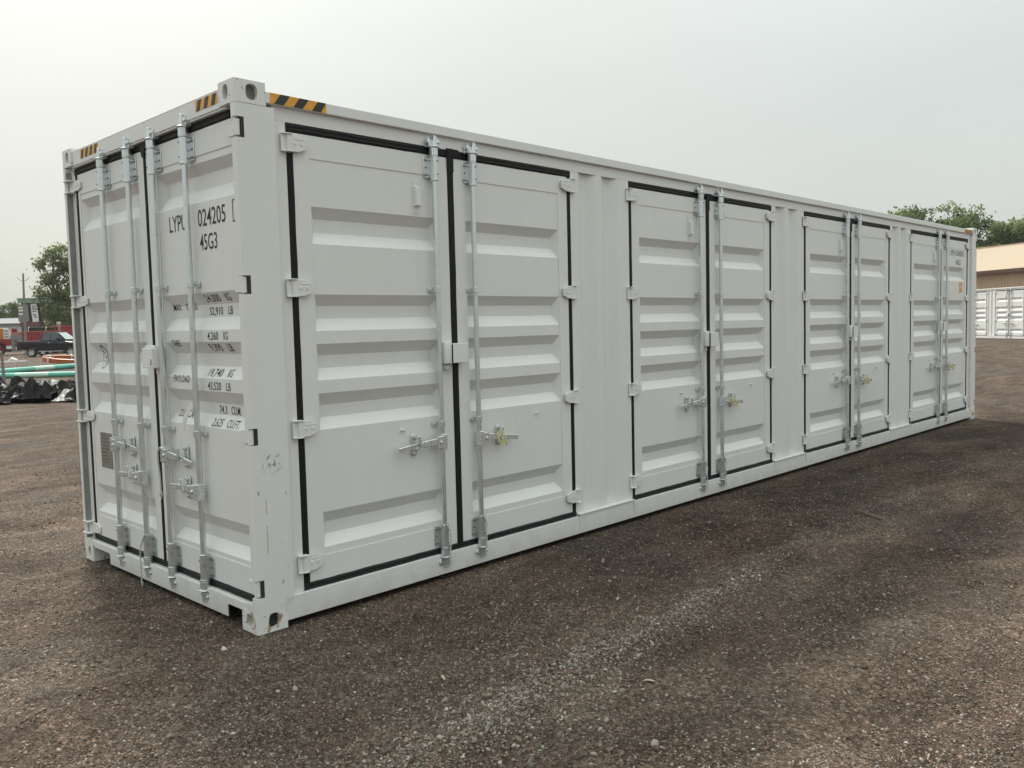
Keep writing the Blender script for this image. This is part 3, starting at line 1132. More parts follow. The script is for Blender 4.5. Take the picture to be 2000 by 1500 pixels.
# overlapping flap where the two leaves' seals meet at the head
flap = MB()
flap.prism([(-0.052, 2.60), (-0.046, 2.585), (-0.002, 2.585), (-0.002, 2.679), (0.055, 2.679), (0.055, 2.715), (0.040, 2.729), (-0.056, 2.731)], 0.002, 0.0085)
flap_me = flap.mesh('gasket_flap')
lug = MB()
lug.tube([(-0.014, -0.004, -0.005), (-0.012, 0.0, 0.012), (-0.002, 0.004, 0.014)], 0.006, 7)
lug.tube([(0.014, -0.002, -0.005), (0.014, 0.0, 0.010)], 0.005, 7)
lug_me = lug.mesh('padlock_lug')

HZS = (2.612, 1.838, 1.068, 0.320)
for k in range(4):
    xb = BAY0 + k * PITCH
    # left leaf
    dl = place('side_door', leafL_me, M_PAINT, box_c, M=M_side(xb + UL0, rv.uniform(-0.003, 0.002), rv.uniform(-0.004, 0.002)) @ Matrix.Rotation(rv.uniform(-0.0012, 0.0012), 4, 'Y'))
    place('gasket', gasL_me, M_RUBBER, dl)
    for hz in HZS:
        place('hinge', HING[1], M_HINGE, dl, M=T(-0.042 + 0.006, hz, 0.012))
    rod_set(dl, 1.016 - UL0, -1, -1, 0.887)
    place('vent', VENT, M_HINGE, dl, M=T(0.895 - UL0, 2.402, 0.0))
    place('padlock_lug', lug_me, M_HINGE, dl, M=T(0.735 - UL0, 0.985, 0, rv.uniform(-0.5, 0.5)))
    lb_u = 1.072 - UL0
    o = place('lock_box', LOCK[0], M_PAINT, dl, M=T(lb_u, 1.442, WR))
    place('lock_lug', LOCK[2], M_HINGE, dl, M=T(lb_u + 0.015, 1.442, WR))
    # right leaf
    dr = place('side_door', leafR_me, M_PAINT, box_c, M=M_side(xb + UR0, rv.uniform(-0.003, 0.002), rv.uniform(-0.004, 0.002)) @ Matrix.Rotation(rv.uniform(-0.0012, 0.0012), 4, 'Y'))
    place('gasket', gasR_me, M_RUBBER, dr)
    place('gasket_flap', flap_me, M_RUBBER, dr)
    for hz in HZS:
        place('hinge', HING[-1], M_HINGE, dr, M=T(BW - UR0 - 0.004, hz, 0.012))
    rod_set(dr, 1.340 - UR0, -1, 1, 0.872)
    place('padlock_lug', lug_me, M_HINGE, dr, M=T(1.945 - UR0, 0.985, 0, rv.uniform(-0.5, 0.5)))
    place('lock_box_cover', LOCK[1], M_PAINT, dr, M=T(1.098 - UR0, 1.440, WR))
    place('wire_hook', LOCK[3], M_GALV, dr, M=T(1.098 - UR0, 1.430, WR))
    if k == 3:
        # stencilled marks on the last door
        for s_, a0, a1, z0, hh in (('LYPU 024205', 11.085, 11.680, 2.452, 0.078), ('45G3', 11.345, 11.560, 2.322, 0.076), ('0', 11.735, 11.775, 2.452, 0.078)):
            place('lettering', drape(text_mesh(s_, a0 - xb - UR0, a1 - xb - UR0, z0, hh, 0.0), CORR_S), M_INK, dr)
        st = MB(); st.add([(11.515 - xb - UR0, 1.915, 0), (11.640 - xb - UR0, 1.915, 0), (11.640 - xb - UR0, 2.080, 0), (11.515 - xb - UR0, 2.080, 0)], [(0, 1, 2, 3)])
        m_ = st.mesh('sticker'); so = place('warning_sticker', drape(m_, CORR_S), M_ORANGE_ST, dr)
        bar = MB()
        for z_, z2 in ((1.922, 1.930), (2.064, 2.072), (1.985, 1.990)):
            bar.add([(11.523 - xb - UR0, z_, 0), (11.632 - xb - UR0, z_, 0), (11.632 - xb - UR0, z2, 0), (11.523 - xb - UR0, z2, 0)], [(0, 1, 2, 3)])
        bar.add([(11.555 - xb - UR0, 2.0, 0), (11.60 - xb - UR0, 2.0, 0), (11.578 - xb - UR0, 2.05, 0)], [(0, 1, 2)])
        place('sticker_print', drape(bar.mesh('print'), CORR_S, 0.0024), M_LOGOW, dr)

# ---- end doors: u runs to the right (towards -y) from y = 2.285
YL, YC, YR = 2.282, 1.2, 0.118
leafEL_me = door_leaf(YL - 1.206, 0.192, 2.718, YL - 2.252, YL - 1.290, 0.338, 2.583, CORR_E)
leafER_me = door_leaf(1.166 - 0.062, 0.192, 2.718, 1.166 - 1.035, 1.166 - 0.108, 0.338, 2.583, CORR_E)
gasEL_me = gasket_mesh([
    (-0.042, 0.0, 0.192, 2.718, 0.004), (-0.042, YL - 1.206, 2.7185, 2.7635, 0.006), (-0.042, YL - 1.206, 0.1505, 0.1915, 0.008)])
gasER_me = gasket_mesh([
    (-0.0398, -0.0005, 0.192, 2.718, 0.005), (-0.0398, 1.166 - 0.125, 2.7185, 2.7635, 0.0064), (-0.0398, 1.166 - 0.055, 0.1505, 0.1915, 0.0084)])
hingeE = MB()
s = 1
for v_ in (-0.045, 0.037):
    hingeE.box(-0.150, -0.050, v_, v_ + 0.008, -0.03, 0.046)
hingeE.prism([(-0.150, -0.037), (0.020, -0.034), (0.072, -0.022), (0.078, 0.018), (0.020, 0.037), (-0.150, 0.037)], 0.001, 0.012)
hingeE.cyl((-0.138, -0.036, 0.026), (-0.138, 0.036, 0.026), 0.014, 12)
for u_ in (-0.06, 0.0, 0.04):
    hingeE.tube([(u_, 0, 0.012), (u_, 0, 0.0155)], [0.012, 0.008], 10)
hingeEL_me = hingeE.mesh('hinge', bevel=0.002)
hb = MB()          # right hinges sit in the notches of the near post
hb.cyl((0, -0.041, 0), (0, 0.041, 0), 0.0165, 14)
hb.prism([(-0.095, -0.036), (0.002, -0.038), (0.002, 0.038), (-0.095, 0.036), (-0.11, 0.0)], -0.012, -0.001)
hingeER_me = hb.mesh('hinge', bevel=0.002)

el = place('end_door', leafEL_me, M_PAINT, box_c, M=M_end(YL, 0))
er = place('end_door', leafER_me, M_PAINT, box_c, M=M_end(1.166, 0))
place('gasket', gasEL_me, M_RUBBER, el)
place('gasket', gasER_me, M_RUBBER, er)
fl2 = MB()
fl2.prism([(-0.042, 2.69), (-0.036, 2.675), (-0.004, 2.675), (-0.004, 2.720), (0.03, 2.720), (0.03, 2.756), (-0.06, 2.758), (-0.06, 2.735)], 0.005, 0.010)
fl2.build('gasket_flap', M_RUBBER, er)
for (a, b) in HZ_L:
    place('hinge', hingeEL_me, M_HINGE, el, M=T(0, (a + b) / 2, 0))
for (a, b) in HZ_R:
    place('hinge', hingeER_me, M_HINGE, er, M=T(1.166 - 0.022, (a + b) / 2, 0.022))
for (leaf, y0, ys) in ((el, YL, (1.775, 1.360)), (er, 1.166, (1.010, 0.592))):
    for j, yy in enumerate(ys):
        rod_set(leaf, y0 - yy, 1, 1 if j == 0 else -1, (0.882, 0.700)[j], 2.625, 0.262, (1.880, 1.032))
lb_u = 1.166 - 1.12
mb = MB()
mb.box(0, 0.142, -0.060, 0.060, -0.030, 0.046)
place('lock_box_cover', mb.mesh('lock_box_cover', bevel=0.003), M_PAINT, er, M=T(1.166 - 1.168, 1.462, WR + 0.005))
mb = MB()
mb.box(-0.028, 0.11, 0.0605, 0.075, -0.030, 0.020); mb.box(-0.028, -0.001, -0.058, 0.0604, -0.030, 0.030)
place('lock_box', mb.mesh('lock_box', bevel=0.002), M_PAINT, el, M=T(YL - 1.168, 1.462, WR))
place('lock_lug', LOCK[2], M_HINGE, er, M=T(1.166 - 1.09, 1.468, WR))
place('wire_hook', LOCK[3], M_ZINC, er, M=T(1.166 - 1.168 - 0.03, 1.462, WR + 0.062))

M_GREYRUB = plain('grey_rubber', (0.24, 0.245, 0.24), 0.6, var=0.15, nscale=20)
for (za, zb_) in ((0.125, HZ_L[3][0] - 0.004), (HZ_L[3][1] + 0.004, HZ_L[2][0] - 0.004), (HZ_L[2][1] + 0.004, HZ_L[1][0] - 0.004), (HZ_L[1][1] + 0.004, HZ_L[0][0] - 0.004), (HZ_L[0][1] + 0.004, 2.745)):
    mb = MB(); mb.box(0.003, EX - 0.0005, WID - 0.0492, WID - 0.0452, za, zb_)
    mb.build('edge_seal', M_GREYRUB, box_c)
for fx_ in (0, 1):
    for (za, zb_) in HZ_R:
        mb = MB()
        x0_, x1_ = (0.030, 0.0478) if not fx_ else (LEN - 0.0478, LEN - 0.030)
        mb.box(x0_, x1_, 0.002, 0.0445, za + 0.002, zb_ - 0.002)  # dark block stands in for the shade inside the notched post
        mb.build('hinge_recess_shade', M_HOLE, box_c)

# lettering on the right end door
LET = [
    ('LYPU', 0.911, 0.690, 2.197, 0.096), ('024205', 0.552, 0.232, 2.198, 0.098), ('0', 0.132, 0.098, 2.202, 0.094),
    ('45G3', 0.541, 0.336, 2.066, 0.092),
    ('MAX. GROSS', 0.917, 0.610, 1.741, 0.040), ('24.000   KG', 0.515, 0.226, 1.778, 0.043), ('52,910   LB', 0.472, 0.206, 1.706, 0.046),
    ('TARE', 0.957, 0.848, 1.530, 0.040), ('4.260   KG', 0.507, 0.271, 1.567, 0.046), ('9.390   LB', 0.488, 0.226, 1.503, 0.044),
    ('PAYLOAD', 0.957, 0.750, 1.321, 0.042), ('19,740   KG', 0.507, 0.226, 1.362, 0.044), ('43,520   LB', 0.529, 0.266, 1.288, 0.046),
    ('CU. CAP.', 0.902, 0.690, 1.111, 0.042), ('74.3   CU.M.', 0.411, 0.168, 1.152, 0.046), ('2,625   CU.FT.', 0.487, 0.180, 1.082, 0.044)]
for (s_, ya, yb, z0, hh) in LET:
    wds = s_.split()
    tot = sum(len(w_) for w_ in wds) + 2.2 * (len(wds) - 1)
    dsh = (EX - profile(CORR_E, z0 + hh / 2) - 0.05) * (ya + 4.09) / 2.3 * 0.9      # rows painted in the rib troughs start further left
    ya_, pitch_ = ya + dsh, (ya - yb) / tot
    for w_ in wds:
        ye_ = ya_ - pitch_ * len(w_)
        place('lettering', drape(text_mesh(w_, 1.166 - ya_, 1.166 - ye_ - pitch_ * 0.12, z0, hh), CORR_E), M_INK, er)
        ya_ = ye_ - 2.2 * pitch_
fr = MB()
ub0, ub1, t_ = 1.166 - 0.152, 1.166 - 0.080, 0.006
for (a0, a1, b0, b1) in ((ub0, ub0 + t_, 2.188, 2.304), (ub0 + t_, ub1, 2.298, 2.304), (ub0 + t_, ub1, 2.188, 2.194)):
    fr.add([(a0, b0, 0), (a1, b0, 0), (a1, b1, 0), (a0, b1, 0)], [(0, 1, 2, 3)])
place('check_digit_box', drape(fr.mesh('check_digit_box'), CORR_E), M_INK, er)

# data plate and round-ended badge on the left end door
mb = MB()
mb.box(YL - 2.140, YL - 1.946, 0.690, 0.935, -0.0048, -0.002)
for u_ in (2.132, 1.954):
    for z_ in (0.70, 0.925, 0.81):
        mb.tube([(YL - u_, z_, -0.002), (YL - u_, z_, 0.0005)], 0.004, 6)
dp = mb.build('data_plate', M_PLATE, el)
mb = MB()
for i in range(9):
    z_ = 0.915 - i * 0.024
    mb.box(YL - 2.123, YL - 2.123 + 0.15 * (0.6 + 0.4 * ((i * 7) % 5) / 5), z_, z_ + 0.006, -0.0021, -0.0014)
mb.build('plate_lettering', M_UNDER, dp)
st = MB()
cu0 = YL - 2.082
st.add([(cu0 + a, 1.458 + b, 0) for a, b in oval(0, 0, 0.043, 0.082, 24, 2.2)], [tuple(range(24))])
lo = place('badge', drape(st.mesh('badge'), CORR_E), M_LOGOB, el)
st = MB()
st.add([(cu0 + a, 1.458 + b, 0) for a, b in oval(0.0, -0.004, 0.035, 0.071, 24, 2.2)], [tuple(range(24))])
place('badge_face', drape(st.mesh('badge_face'), CORR_E, 0.0024), M_LOGOW, el)
st = MB()
for (a, b, c, d) in ((-0.024, 0.012, -0.016, 0.05), (-0.012, 0.022, 0.018, 0.03), (0.004, -0.014, 0.02, 0.010), (-0.018, -0.036, 0.006, -0.026), (0.008, -0.05, 0.016, -0.034)):
    st.add([(cu0 + a, 1.458 + b, 0), (cu0 + c, 1.458 + b + 0.004, 0), (cu0 + c, 1.458 + d, 0), (cu0 + a, 1.458 + d - 0.004, 0)], [(0, 1, 2, 3)])
place('badge_print', drape(st.mesh('badge_print'), CORR_E, 0.0032), M_LOGOB, el)

# hazard tape -------------------------------------------------------


def tape(u0, u1, v0, v1, M, n, lean, first_gap):
    mb = MB(); mb.box(u0, u1, v0, v1, 0, 0.0012)
    o = mb.build('hazard_tape', M_YELLOW, box_c, M=M)
    p_ = (u1 - u0) / n
    for i in range(n):
        a = u0 + first_gap * p_ + i * p_
        poly = [(a, v0), (a + p_ * 0.5, v0), (a + p_ * 0.5 + lean, v1), (a + lean, v1)]
        poly = [(min(max(x_, u0), u1), z_) for x_, z_ in poly]
        if max(x_ for x_, _ in poly) - min(x_ for x_, _ in poly) < 0.005:
            continue
        b = MB(); b.prism(poly, 0.0013, 0.0019)
        b.build('black_stripe', M_BLACK, o)


MS = Matrix(((1, 0, 0, 0), (0, 0, -1, 0.0036), (0, 1, 0, 0), (0, 0, 0, 1)))
ME = Matrix(((0, 0, -1, 0.0096), (-1, 0, 0, 0), (0, 1, 0, 0), (0, 0, 0, 1)))
tape(0.205, 0.552, 2.800, 2.854, MS, 3, 0.040, 0.20)
tape(LEN - 0.56, LEN - 0.20, 2.800, 2.854, MS, 4, -0.040, 0.45)
tape(-0.440, -0.190, 2.803, 2.860, ME, 3, 0.022, 0.12)
tape(-2.118, -1.810, 2.803, 2.860, ME, 4, 0.022, 0.05)

# ------------------------------------------------------------------ small things hanging on the container


def seal(xb, label):
    x = xb + 1.340 + 0.175
    t_ = thing('security_seal', label, 'seal', (x, SY - 0.06, 0.80), group='plastic seals on the side door handles')
    mb = MB()
    for (cx, rx, rz_, tl) in ((0.0, 0.030, 0.042, 0.25), (0.010, 0.024, 0.045, -0.5)):
        mb.tube([(cx + rx * math.cos(a) , -0.004 + 0.020 * math.sin(a + tl), 0.055 + rz_ * math.sin(a)) for a in [i * math.pi / 9 for i in range(19)]], 0.0032, 6)
    mb.build('yellow_strap', M_SEALY, t_)
    mb = MB()
    mb.box(0.028, 0.048, -0.012, -0.002, 0.004, 0.046)
    mb.build('blue_tag', M_SEALB, t_, bevel=0.002)


seal(BAY0, 'yellow strap seal with blue tag on first side door handle, nearest the corner post')
seal(BAY0 + PITCH, 'yellow strap seal on the handle of the second pair of side doors')
seal(BAY0 + 2 * PITCH, 'yellow strap seal on the handle of the third pair of side doors')
seal(BAY0 + 3 * PITCH, 'yellow strap seal on the last pair of side doors, by the orange sticker')


def cord(base, pts, label, r=0.0042):
    mb = MB()
    b = Vector(base)
    mb.tube([Vector(p_) - b for p_ in pts], r, 6)
    o = mb.build('tie_cord', M_CORD, None, loc=base)
    tag(o, label, 'cord', 'cords tied to the lock rods')


def side_cord(xb, ur, label, seed):
    r_ = random.Random(seed)
    x = xb + ur
    y = SY - WR
    pts = [(x - 0.014, y - 0.026, 0.365), (x + 0.004, y - 0.030, 0.340), (x + 0.020, y - 0.032, 0.300), (x + 0.010 + r_.uniform(-0.01, 0.012), y - 0.034, 0.240),
           (x + 0.014, y - 0.032, 0.180), (x + 0.006 + r_.uniform(-0.012, 0.012), y - 0.034, 0.130), (x + 0.012, y - 0.034, 0.085)]
    cord((x, y, 0.085), pts, label)


ordn = ('first', 'second', 'third', 'fourth')
for k in range(3):
    side_cord(BAY0 + k * PITCH, 1.016, 'thin cord on the foot of the lock rod of the %s left side door' % ordn[k], 20 + k)
    side_cord(BAY0 + k * PITCH, 1.340, 'thin cord on the foot of the lock rod of the %s right side door' % ordn[k], 30 + k)
yr = 1.360
xr = EX - WR
cord((xr - 0.03, yr, 0.06), [(xr - 0.02, yr - 0.03, 0.35), (xr - 0.030, yr + 0.0, 0.31), (xr - 0.034, yr + 0.03, 0.25), (xr - 0.034, yr + 0.042, 0.19), (xr - 0.034, yr + 0.036, 0.11), (xr - 0.034, yr + 0.040, 0.03), (xr - 0.034, yr + 0.03, 0.005), (xr - 0.034, yr + 0.022, 0.03)],
     'grey cord trailing from the bottom bracket of the second end door rod', 0.0042)
yr = 1.010
cord((xr - 0.03, yr, 0.62), [(xr - 0.03, yr - 0.02, 0.915), (xr - 0.036, yr + 0.01, 0.925), (xr - 0.036, yr + 0.045, 0.895), (xr - 0.030, yr + 0.058, 0.83), (xr - 0.022, yr + 0.062, 0.75), (xr - 0.022, yr + 0.058, 0.66), (xr - 0.022, yr + 0.072, 0.625), (xr - 0.022, yr + 0.060, 0.605), (xr - 0.022, yr + 0.048, 0.63), (xr - 0.022, yr + 0.058, 0.66)],
     'twisted cord loop hanging from the upper handle of the third end door rod', 0.005)
mb = MB()
y0, z0 = 0.655, 1.20
pts = [(xr - 0.026, y0 - 0.06, z0), (xr - 0.030, y0, z0 - 0.05), (xr - 0.024, y0 + 0.075, z0 - 0.145)]
wv = Vector((0, 0.012, 0.016))
vts = []
for p_ in pts:
    vts += [Vector(p_) + wv - Vector((0.001, 0, 0)), Vector(p_) - wv - Vector((0.001, 0, 0)), Vector(p_) + wv + Vector((0.001, 0, 0)), Vector(p_) - wv + Vector((0.001, 0, 0))]
base = Vector((xr, y0, z0 - 0.15))
mb.add([q - base for q in vts], [(0, 1, 5, 4), (4, 5, 9, 8), (2, 6, 7, 3), (6, 10, 11, 7), (0, 4, 6, 2), (4, 8, 10, 6), (1, 3, 7, 5), (5, 7, 11, 9), (0, 2, 3, 1), (8, 9, 11, 10)])
tag(mb.build('paper_tag', M_PAPER, None, loc=base), 'curled white paper tag tied to the end door rod beside CU. CAP.', 'tag')

# ------------------------------------------------------------------ second container, far right
far_c = copy_tree(box_c, None, skip=('lettering', 'hazard_tape', 'badge', 'badge_face', 'badge_print', 'data_plate', 'warning_sticker', 'sticker_print', 'check_digit_box', 'end_door', 'bolt', 'padlock_lug', 'wire_hook', 'weld_bead', 'underframe'))
far_c.location = (56.05, 15.25, 0.14)
far_c.rotation_euler = (0, 0, rad(-129.8))
far_c.name = 'shipping_container'
tag(far_c, 'pale grey side door container standing far off before the tan building', 'container')

# ------------------------------------------------------------------ trees
def leaf_material(name, dark, light):
    m, t, b = nt(name)
    at = t.nodes.new('ShaderNodeAttribute'); at.attribute_name = 'tone'
    r = ramp(t, at.outputs['Fac'], [(0.0, dark), (1.0, light)])
    t.links.new(r.outputs['Color'], b.inputs['Base Color'])
    b.inputs['Roughness'].default_value = 0.6
    b.inputs['Specular IOR Level'].default_value = 0.3
    tr = t.nodes.new('ShaderNodeBsdfTranslucent')
    t.links.new(r.outputs['Color'], tr.inputs['Color'])
    ms = t.nodes.new('ShaderNodeMixShader'); ms.inputs[0].default_value = 0.35
    out = t.nodes['Material Output']
    t.links.new(b.outputs[0], ms.inputs[1]); t.links.new(tr.outputs[0], ms.inputs[2])
    t.links.new(ms.outputs[0], out.inputs['Surface'])
    return m


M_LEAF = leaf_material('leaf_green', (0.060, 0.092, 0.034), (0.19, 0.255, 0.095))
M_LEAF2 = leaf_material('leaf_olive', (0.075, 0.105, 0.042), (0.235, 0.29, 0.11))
M_BARK = plain('bark', (0.10, 0.08, 0.06), 0.9, var=0.3, nscale=8, bump=0.6, bscale=20)


def np_mesh(name, verts, faces_flat, k):
    me_ = bpy.data.meshes.new(name)
    me_.vertices.add(len(verts)); me_.vertices.foreach_set('co', verts.astype(np.float32).ravel())
    me_.loops.add(len(faces_flat)); me_.loops.foreach_set('vertex_index', faces_flat.astype(np.int32))
    me_.polygons.add(len(faces_flat) // k); me_.polygons.foreach_set('loop_start', np.arange(0, len(faces_flat), k, dtype=np.int32))
    me_.update(calc_edges=True)
    return me_


def tree(name, label, base, top, blobs, n, size, seed, mat, group=None):
    """blobs: (dx, dy, z, radius) clumps of the crown, relative to the base"""
    rg = np.random.default_rng(seed)
    t_ = thing(name, label, 'tree', base, 0, group)
    mb = MB()
    r0 = 0.030 * top
    mb.tube([(0, 0, -0.2), (0.06, 0.02, top * 0.25), (-0.08, 0.05, top * 0.55), (0.0, 0.0, top * 0.88)], [r0, r0 * 0.8, r0 * 0.45, r0 * 0.1], 9)
    for (bx, by, bz, br) in blobs:
        z0 = max(top * 0.18, bz - 0.22 * top - 0.5 * br)
        mb.tube([(0.0, 0.0, z0), (bx * 0.55, by * 0.55, (z0 + bz) / 2), (bx, by, bz)], [r0 * 0.4, r0 * 0.24, r0 * 0.06], 6)
    mb.build('trunk', M_BARK, t_)
    vol = np.array([b[3] ** 2 for b in blobs]); vol = vol / vol.sum()
    # twig clumps inside every blob, then leaves about each clump
    nc = max(30, n // 38)
    which = rg.choice(len(blobs), nc, p=vol)
    B = np.array(blobs)[which]
    d = rg.normal(size=(nc, 3)); d /= np.linalg.norm(d, axis=1)[:, None]
    rr = B[:, 3] * (0.45 + 0.6 * rg.random(nc) ** 0.6)
    cc = B[:, :3] + d * rr[:, None] * np.array([1, 1, 0.85])
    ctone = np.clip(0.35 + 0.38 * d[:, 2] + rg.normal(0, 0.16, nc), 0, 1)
    idx = rg.integers(0, nc, n)
    csz = (0.16 + 0.14 * rg.random(nc)) * B[:, 3].mean() ** 0.5 * 1.15
    P_ = cc[idx] + rg.normal(size=(n, 3)) * csz[idx][:, None] * np.array([1.15, 1.15, 0.75])
    P_[:, 2] = np.maximum(P_[:, 2], 0.15)
    a = rg.normal(size=(n, 3)); a /= np.linalg.norm(a, axis=1)[:, None]
    b_ = rg.normal(size=(n, 3)); b_ -= (b_ * a).sum(1)[:, None] * a; b_ /= np.linalg.norm(b_, axis=1)[:, None]
    sz = size * rg.uniform(0.6, 1.3, n)[:, None]
    q = np.stack([P_ - a * sz, P_ - b_ * sz * 0.6, P_ + a * sz, P_ + b_ * sz * 0.6], 1).reshape(-1, 3)
    me_ = np_mesh('crown', q, np.arange(4 * n), 4)
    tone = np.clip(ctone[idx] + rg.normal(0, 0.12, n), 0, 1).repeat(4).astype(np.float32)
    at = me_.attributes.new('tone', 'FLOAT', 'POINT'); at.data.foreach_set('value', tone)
    place('crown', me_, mat, t_)
    return t_


# left tree: right of it is hidden by the container; lean clumps with sky between them
R2 = Vector((0.6948, -0.7189))
def off(a, z, r, back=0.0):
    r = r * 1.04
    return (R2.x * a + 0.7189 * back, R2.y * a + 0.6948 * back, z, r)


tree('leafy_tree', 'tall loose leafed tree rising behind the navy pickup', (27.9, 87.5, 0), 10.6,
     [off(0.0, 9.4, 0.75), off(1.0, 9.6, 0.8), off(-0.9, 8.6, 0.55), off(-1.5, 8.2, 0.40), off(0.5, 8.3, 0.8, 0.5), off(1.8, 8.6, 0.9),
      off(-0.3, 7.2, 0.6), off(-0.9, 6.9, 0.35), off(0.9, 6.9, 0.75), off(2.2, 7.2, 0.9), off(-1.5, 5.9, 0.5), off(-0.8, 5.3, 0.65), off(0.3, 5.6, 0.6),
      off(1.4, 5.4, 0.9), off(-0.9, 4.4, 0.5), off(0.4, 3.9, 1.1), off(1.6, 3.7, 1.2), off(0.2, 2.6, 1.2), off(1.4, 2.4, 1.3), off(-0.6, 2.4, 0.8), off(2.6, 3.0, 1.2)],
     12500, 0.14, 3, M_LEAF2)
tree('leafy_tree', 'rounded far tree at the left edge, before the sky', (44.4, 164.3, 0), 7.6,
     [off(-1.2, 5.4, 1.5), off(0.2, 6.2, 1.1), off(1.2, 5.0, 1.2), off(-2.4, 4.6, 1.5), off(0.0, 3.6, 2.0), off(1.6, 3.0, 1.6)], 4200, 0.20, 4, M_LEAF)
tree('leafy_tree', 'far tree with pointed crown just left of the green roofed building', (46.0, 162.2, 0), 8.4,
     [off(-0.2, 6.6, 0.9), off(0.6, 6.9, 0.55), off(-0.9, 5.6, 1.2), off(0.9, 5.4, 1.1), off(0, 4.2, 1.7), off(-1.4, 3.6, 1.3), off(1.6, 3.6, 1.3)], 4200, 0.20, 5, M_LEAF)

tspec = [
    ((95.6, 35.2), 13.2, 1.3, 'slim tree top peeping over the container, leftmost of the tree row', 21),
    ((95.4, 31.3), 12.9, 2.1, 'second tree of the row behind the container, counted from its slim end', 22),
    ((95.0, 28.9), 13.3, 2.2, 'tallest tree in the middle of the row behind the container', 23),
    ((95.6, 26.5), 12.9, 2.2, 'broad tree of the row just right of the tallest one', 24),
    ((94.2, 23.9), 12.4, 2.2, 'leafy tree above the far corner post of the container', 25),
    ((92.2, 21.2), 10.6, 1.8, 'low spreading tree at the open end of the row, over the tan roof', 26)]
for (b, top, r, lab, sd) in tspec:
    rg_ = random.Random(sd)
    z0 = 0.15
    bl = [off(0.1 * r, top - r * 0.55, r * 0.55)]
    for i in range(9):
        bl.append(off(rg_.uniform(-1.05, 1.05) * r, top - r * rg_.uniform(0.7, 2.6), r * rg_.uniform(0.38, 0.62), rg_.uniform(-0.8, 0.8) * r))
    for i in range(5):
        bl.append(off(rg_.uniform(-1.1, 1.1) * r, top * rg_.uniform(0.35, 0.62), r * rg_.uniform(0.6, 0.8), rg_.uniform(-0.8, 0.8) * r))
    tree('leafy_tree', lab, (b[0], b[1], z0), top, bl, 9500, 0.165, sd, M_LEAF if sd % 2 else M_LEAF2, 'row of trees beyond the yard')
tree('leafy_tree', 'dark tree cut by the right edge, above the tan roof', (96.8, 18.6, 0.15), 12.0,
     [off(0.5, 10.9, 1.0), off(-0.7, 10.4, 0.8), off(1.6, 10.2, 1.2), off(-1.2, 9.2, 0.9), off(0.2, 9.2, 1.2), off(-1.9, 8.0, 0.7), off(-0.6, 7.8, 1.1), off(1.0, 8.0, 1.4), off(-1.6, 6.8, 1.0), off(0.4, 6.4, 1.6)],
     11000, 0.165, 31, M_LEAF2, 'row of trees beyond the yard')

# ------------------------------------------------------------------ tan steel building on the right
M_TANROOF = plain('tan_roof_steel', (0.43, 0.345, 0.25), 0.6, var=0.03, nscale=2)
M_TANWALL = plain('tan_wall_steel', (0.50, 0.37, 0.255), 0.55, var=0.05, nscale=2)
M_BROWN = plain('brown_trim', (0.09, 0.045, 0.032), 0.5, var=0.1)
bld = thing('steel_building', 'tan ribbed steel building with pale roof behind the far container', 'building', (65.95, 15.14, 0.15), math.atan2(-0.8406, -0.5417))
X0, X1, EZ, RZ, DP = -13.0, 15.0, 4.46, 6.75, 6.9
mb = MB()


def ribbed(mb, a0, a1, f, pitch=0.30, rib=0.03):
    pr_ = []
    a = a0
    while a < a1:
        pr_ += [(a, 0), (a + pitch * 0.66, 0), (a + pitch * 0.74, rib), (a + pitch * 0.92, rib)]
        a += pitch
    pr_.append((a1, 0))
    v_ = []
    for (x_, d_) in pr_:
        v_ += [f(x_, d_, 0), f(x_, d_, 1)]
    mb.add(v_, [(2 * i, 2 * i + 2, 2 * i + 3, 2 * i + 1) for i in range(len(pr_) - 1)])


ribbed(mb, X0 + 0.3, X1 - 0.3, lambda a, d, k: (a, 0.45 - d, k * (EZ - 0.05)))
ribbed(mb, X0 + 0.3, X1 - 0.3, lambda a, d, k: (a, 2 * DP - 0.45 + d, k * (EZ - 0.05)))
for xx in (X0 + 0.3, X1 - 0.3):
    mb.add([(xx, 0.45, 0), (xx, 2 * DP - 0.45, 0), (xx, 2 * DP - 0.45, EZ), (xx, DP, RZ - 0.1), (xx, 0.45, EZ)], [(0, 1, 2, 3, 4)])
mb.build('wall', M_TANWALL, bld, smooth=False)
mb = MB()
ribbed(mb, X0, X1, lambda a, d, k: (a, k * DP, EZ + k * (RZ - EZ) + d), 0.30, 0.02)
ribbed(mb, X0, X1, lambda a, d, k: (a, 2 * DP - k * DP, EZ + k * (RZ - EZ) + d), 0.30, 0.02)
roof = mb.build('roof', M_TANROOF, bld, smooth=False)
mb = MB(); mb.box(X0, X1, DP - 0.18, DP + 0.18, RZ - 0.03, RZ + 0.05)
mb.build('ridge_cap', M_TANROOF, roof)
mb = MB(); mb.box(X0, X1, -0.04, 0.06, EZ - 0.24, EZ - 0.004)
mb.box(X0, X1, 0.06, 0.44, EZ - 0.10, EZ - 0.08)
mb.build('fascia', M_BROWN, bld)

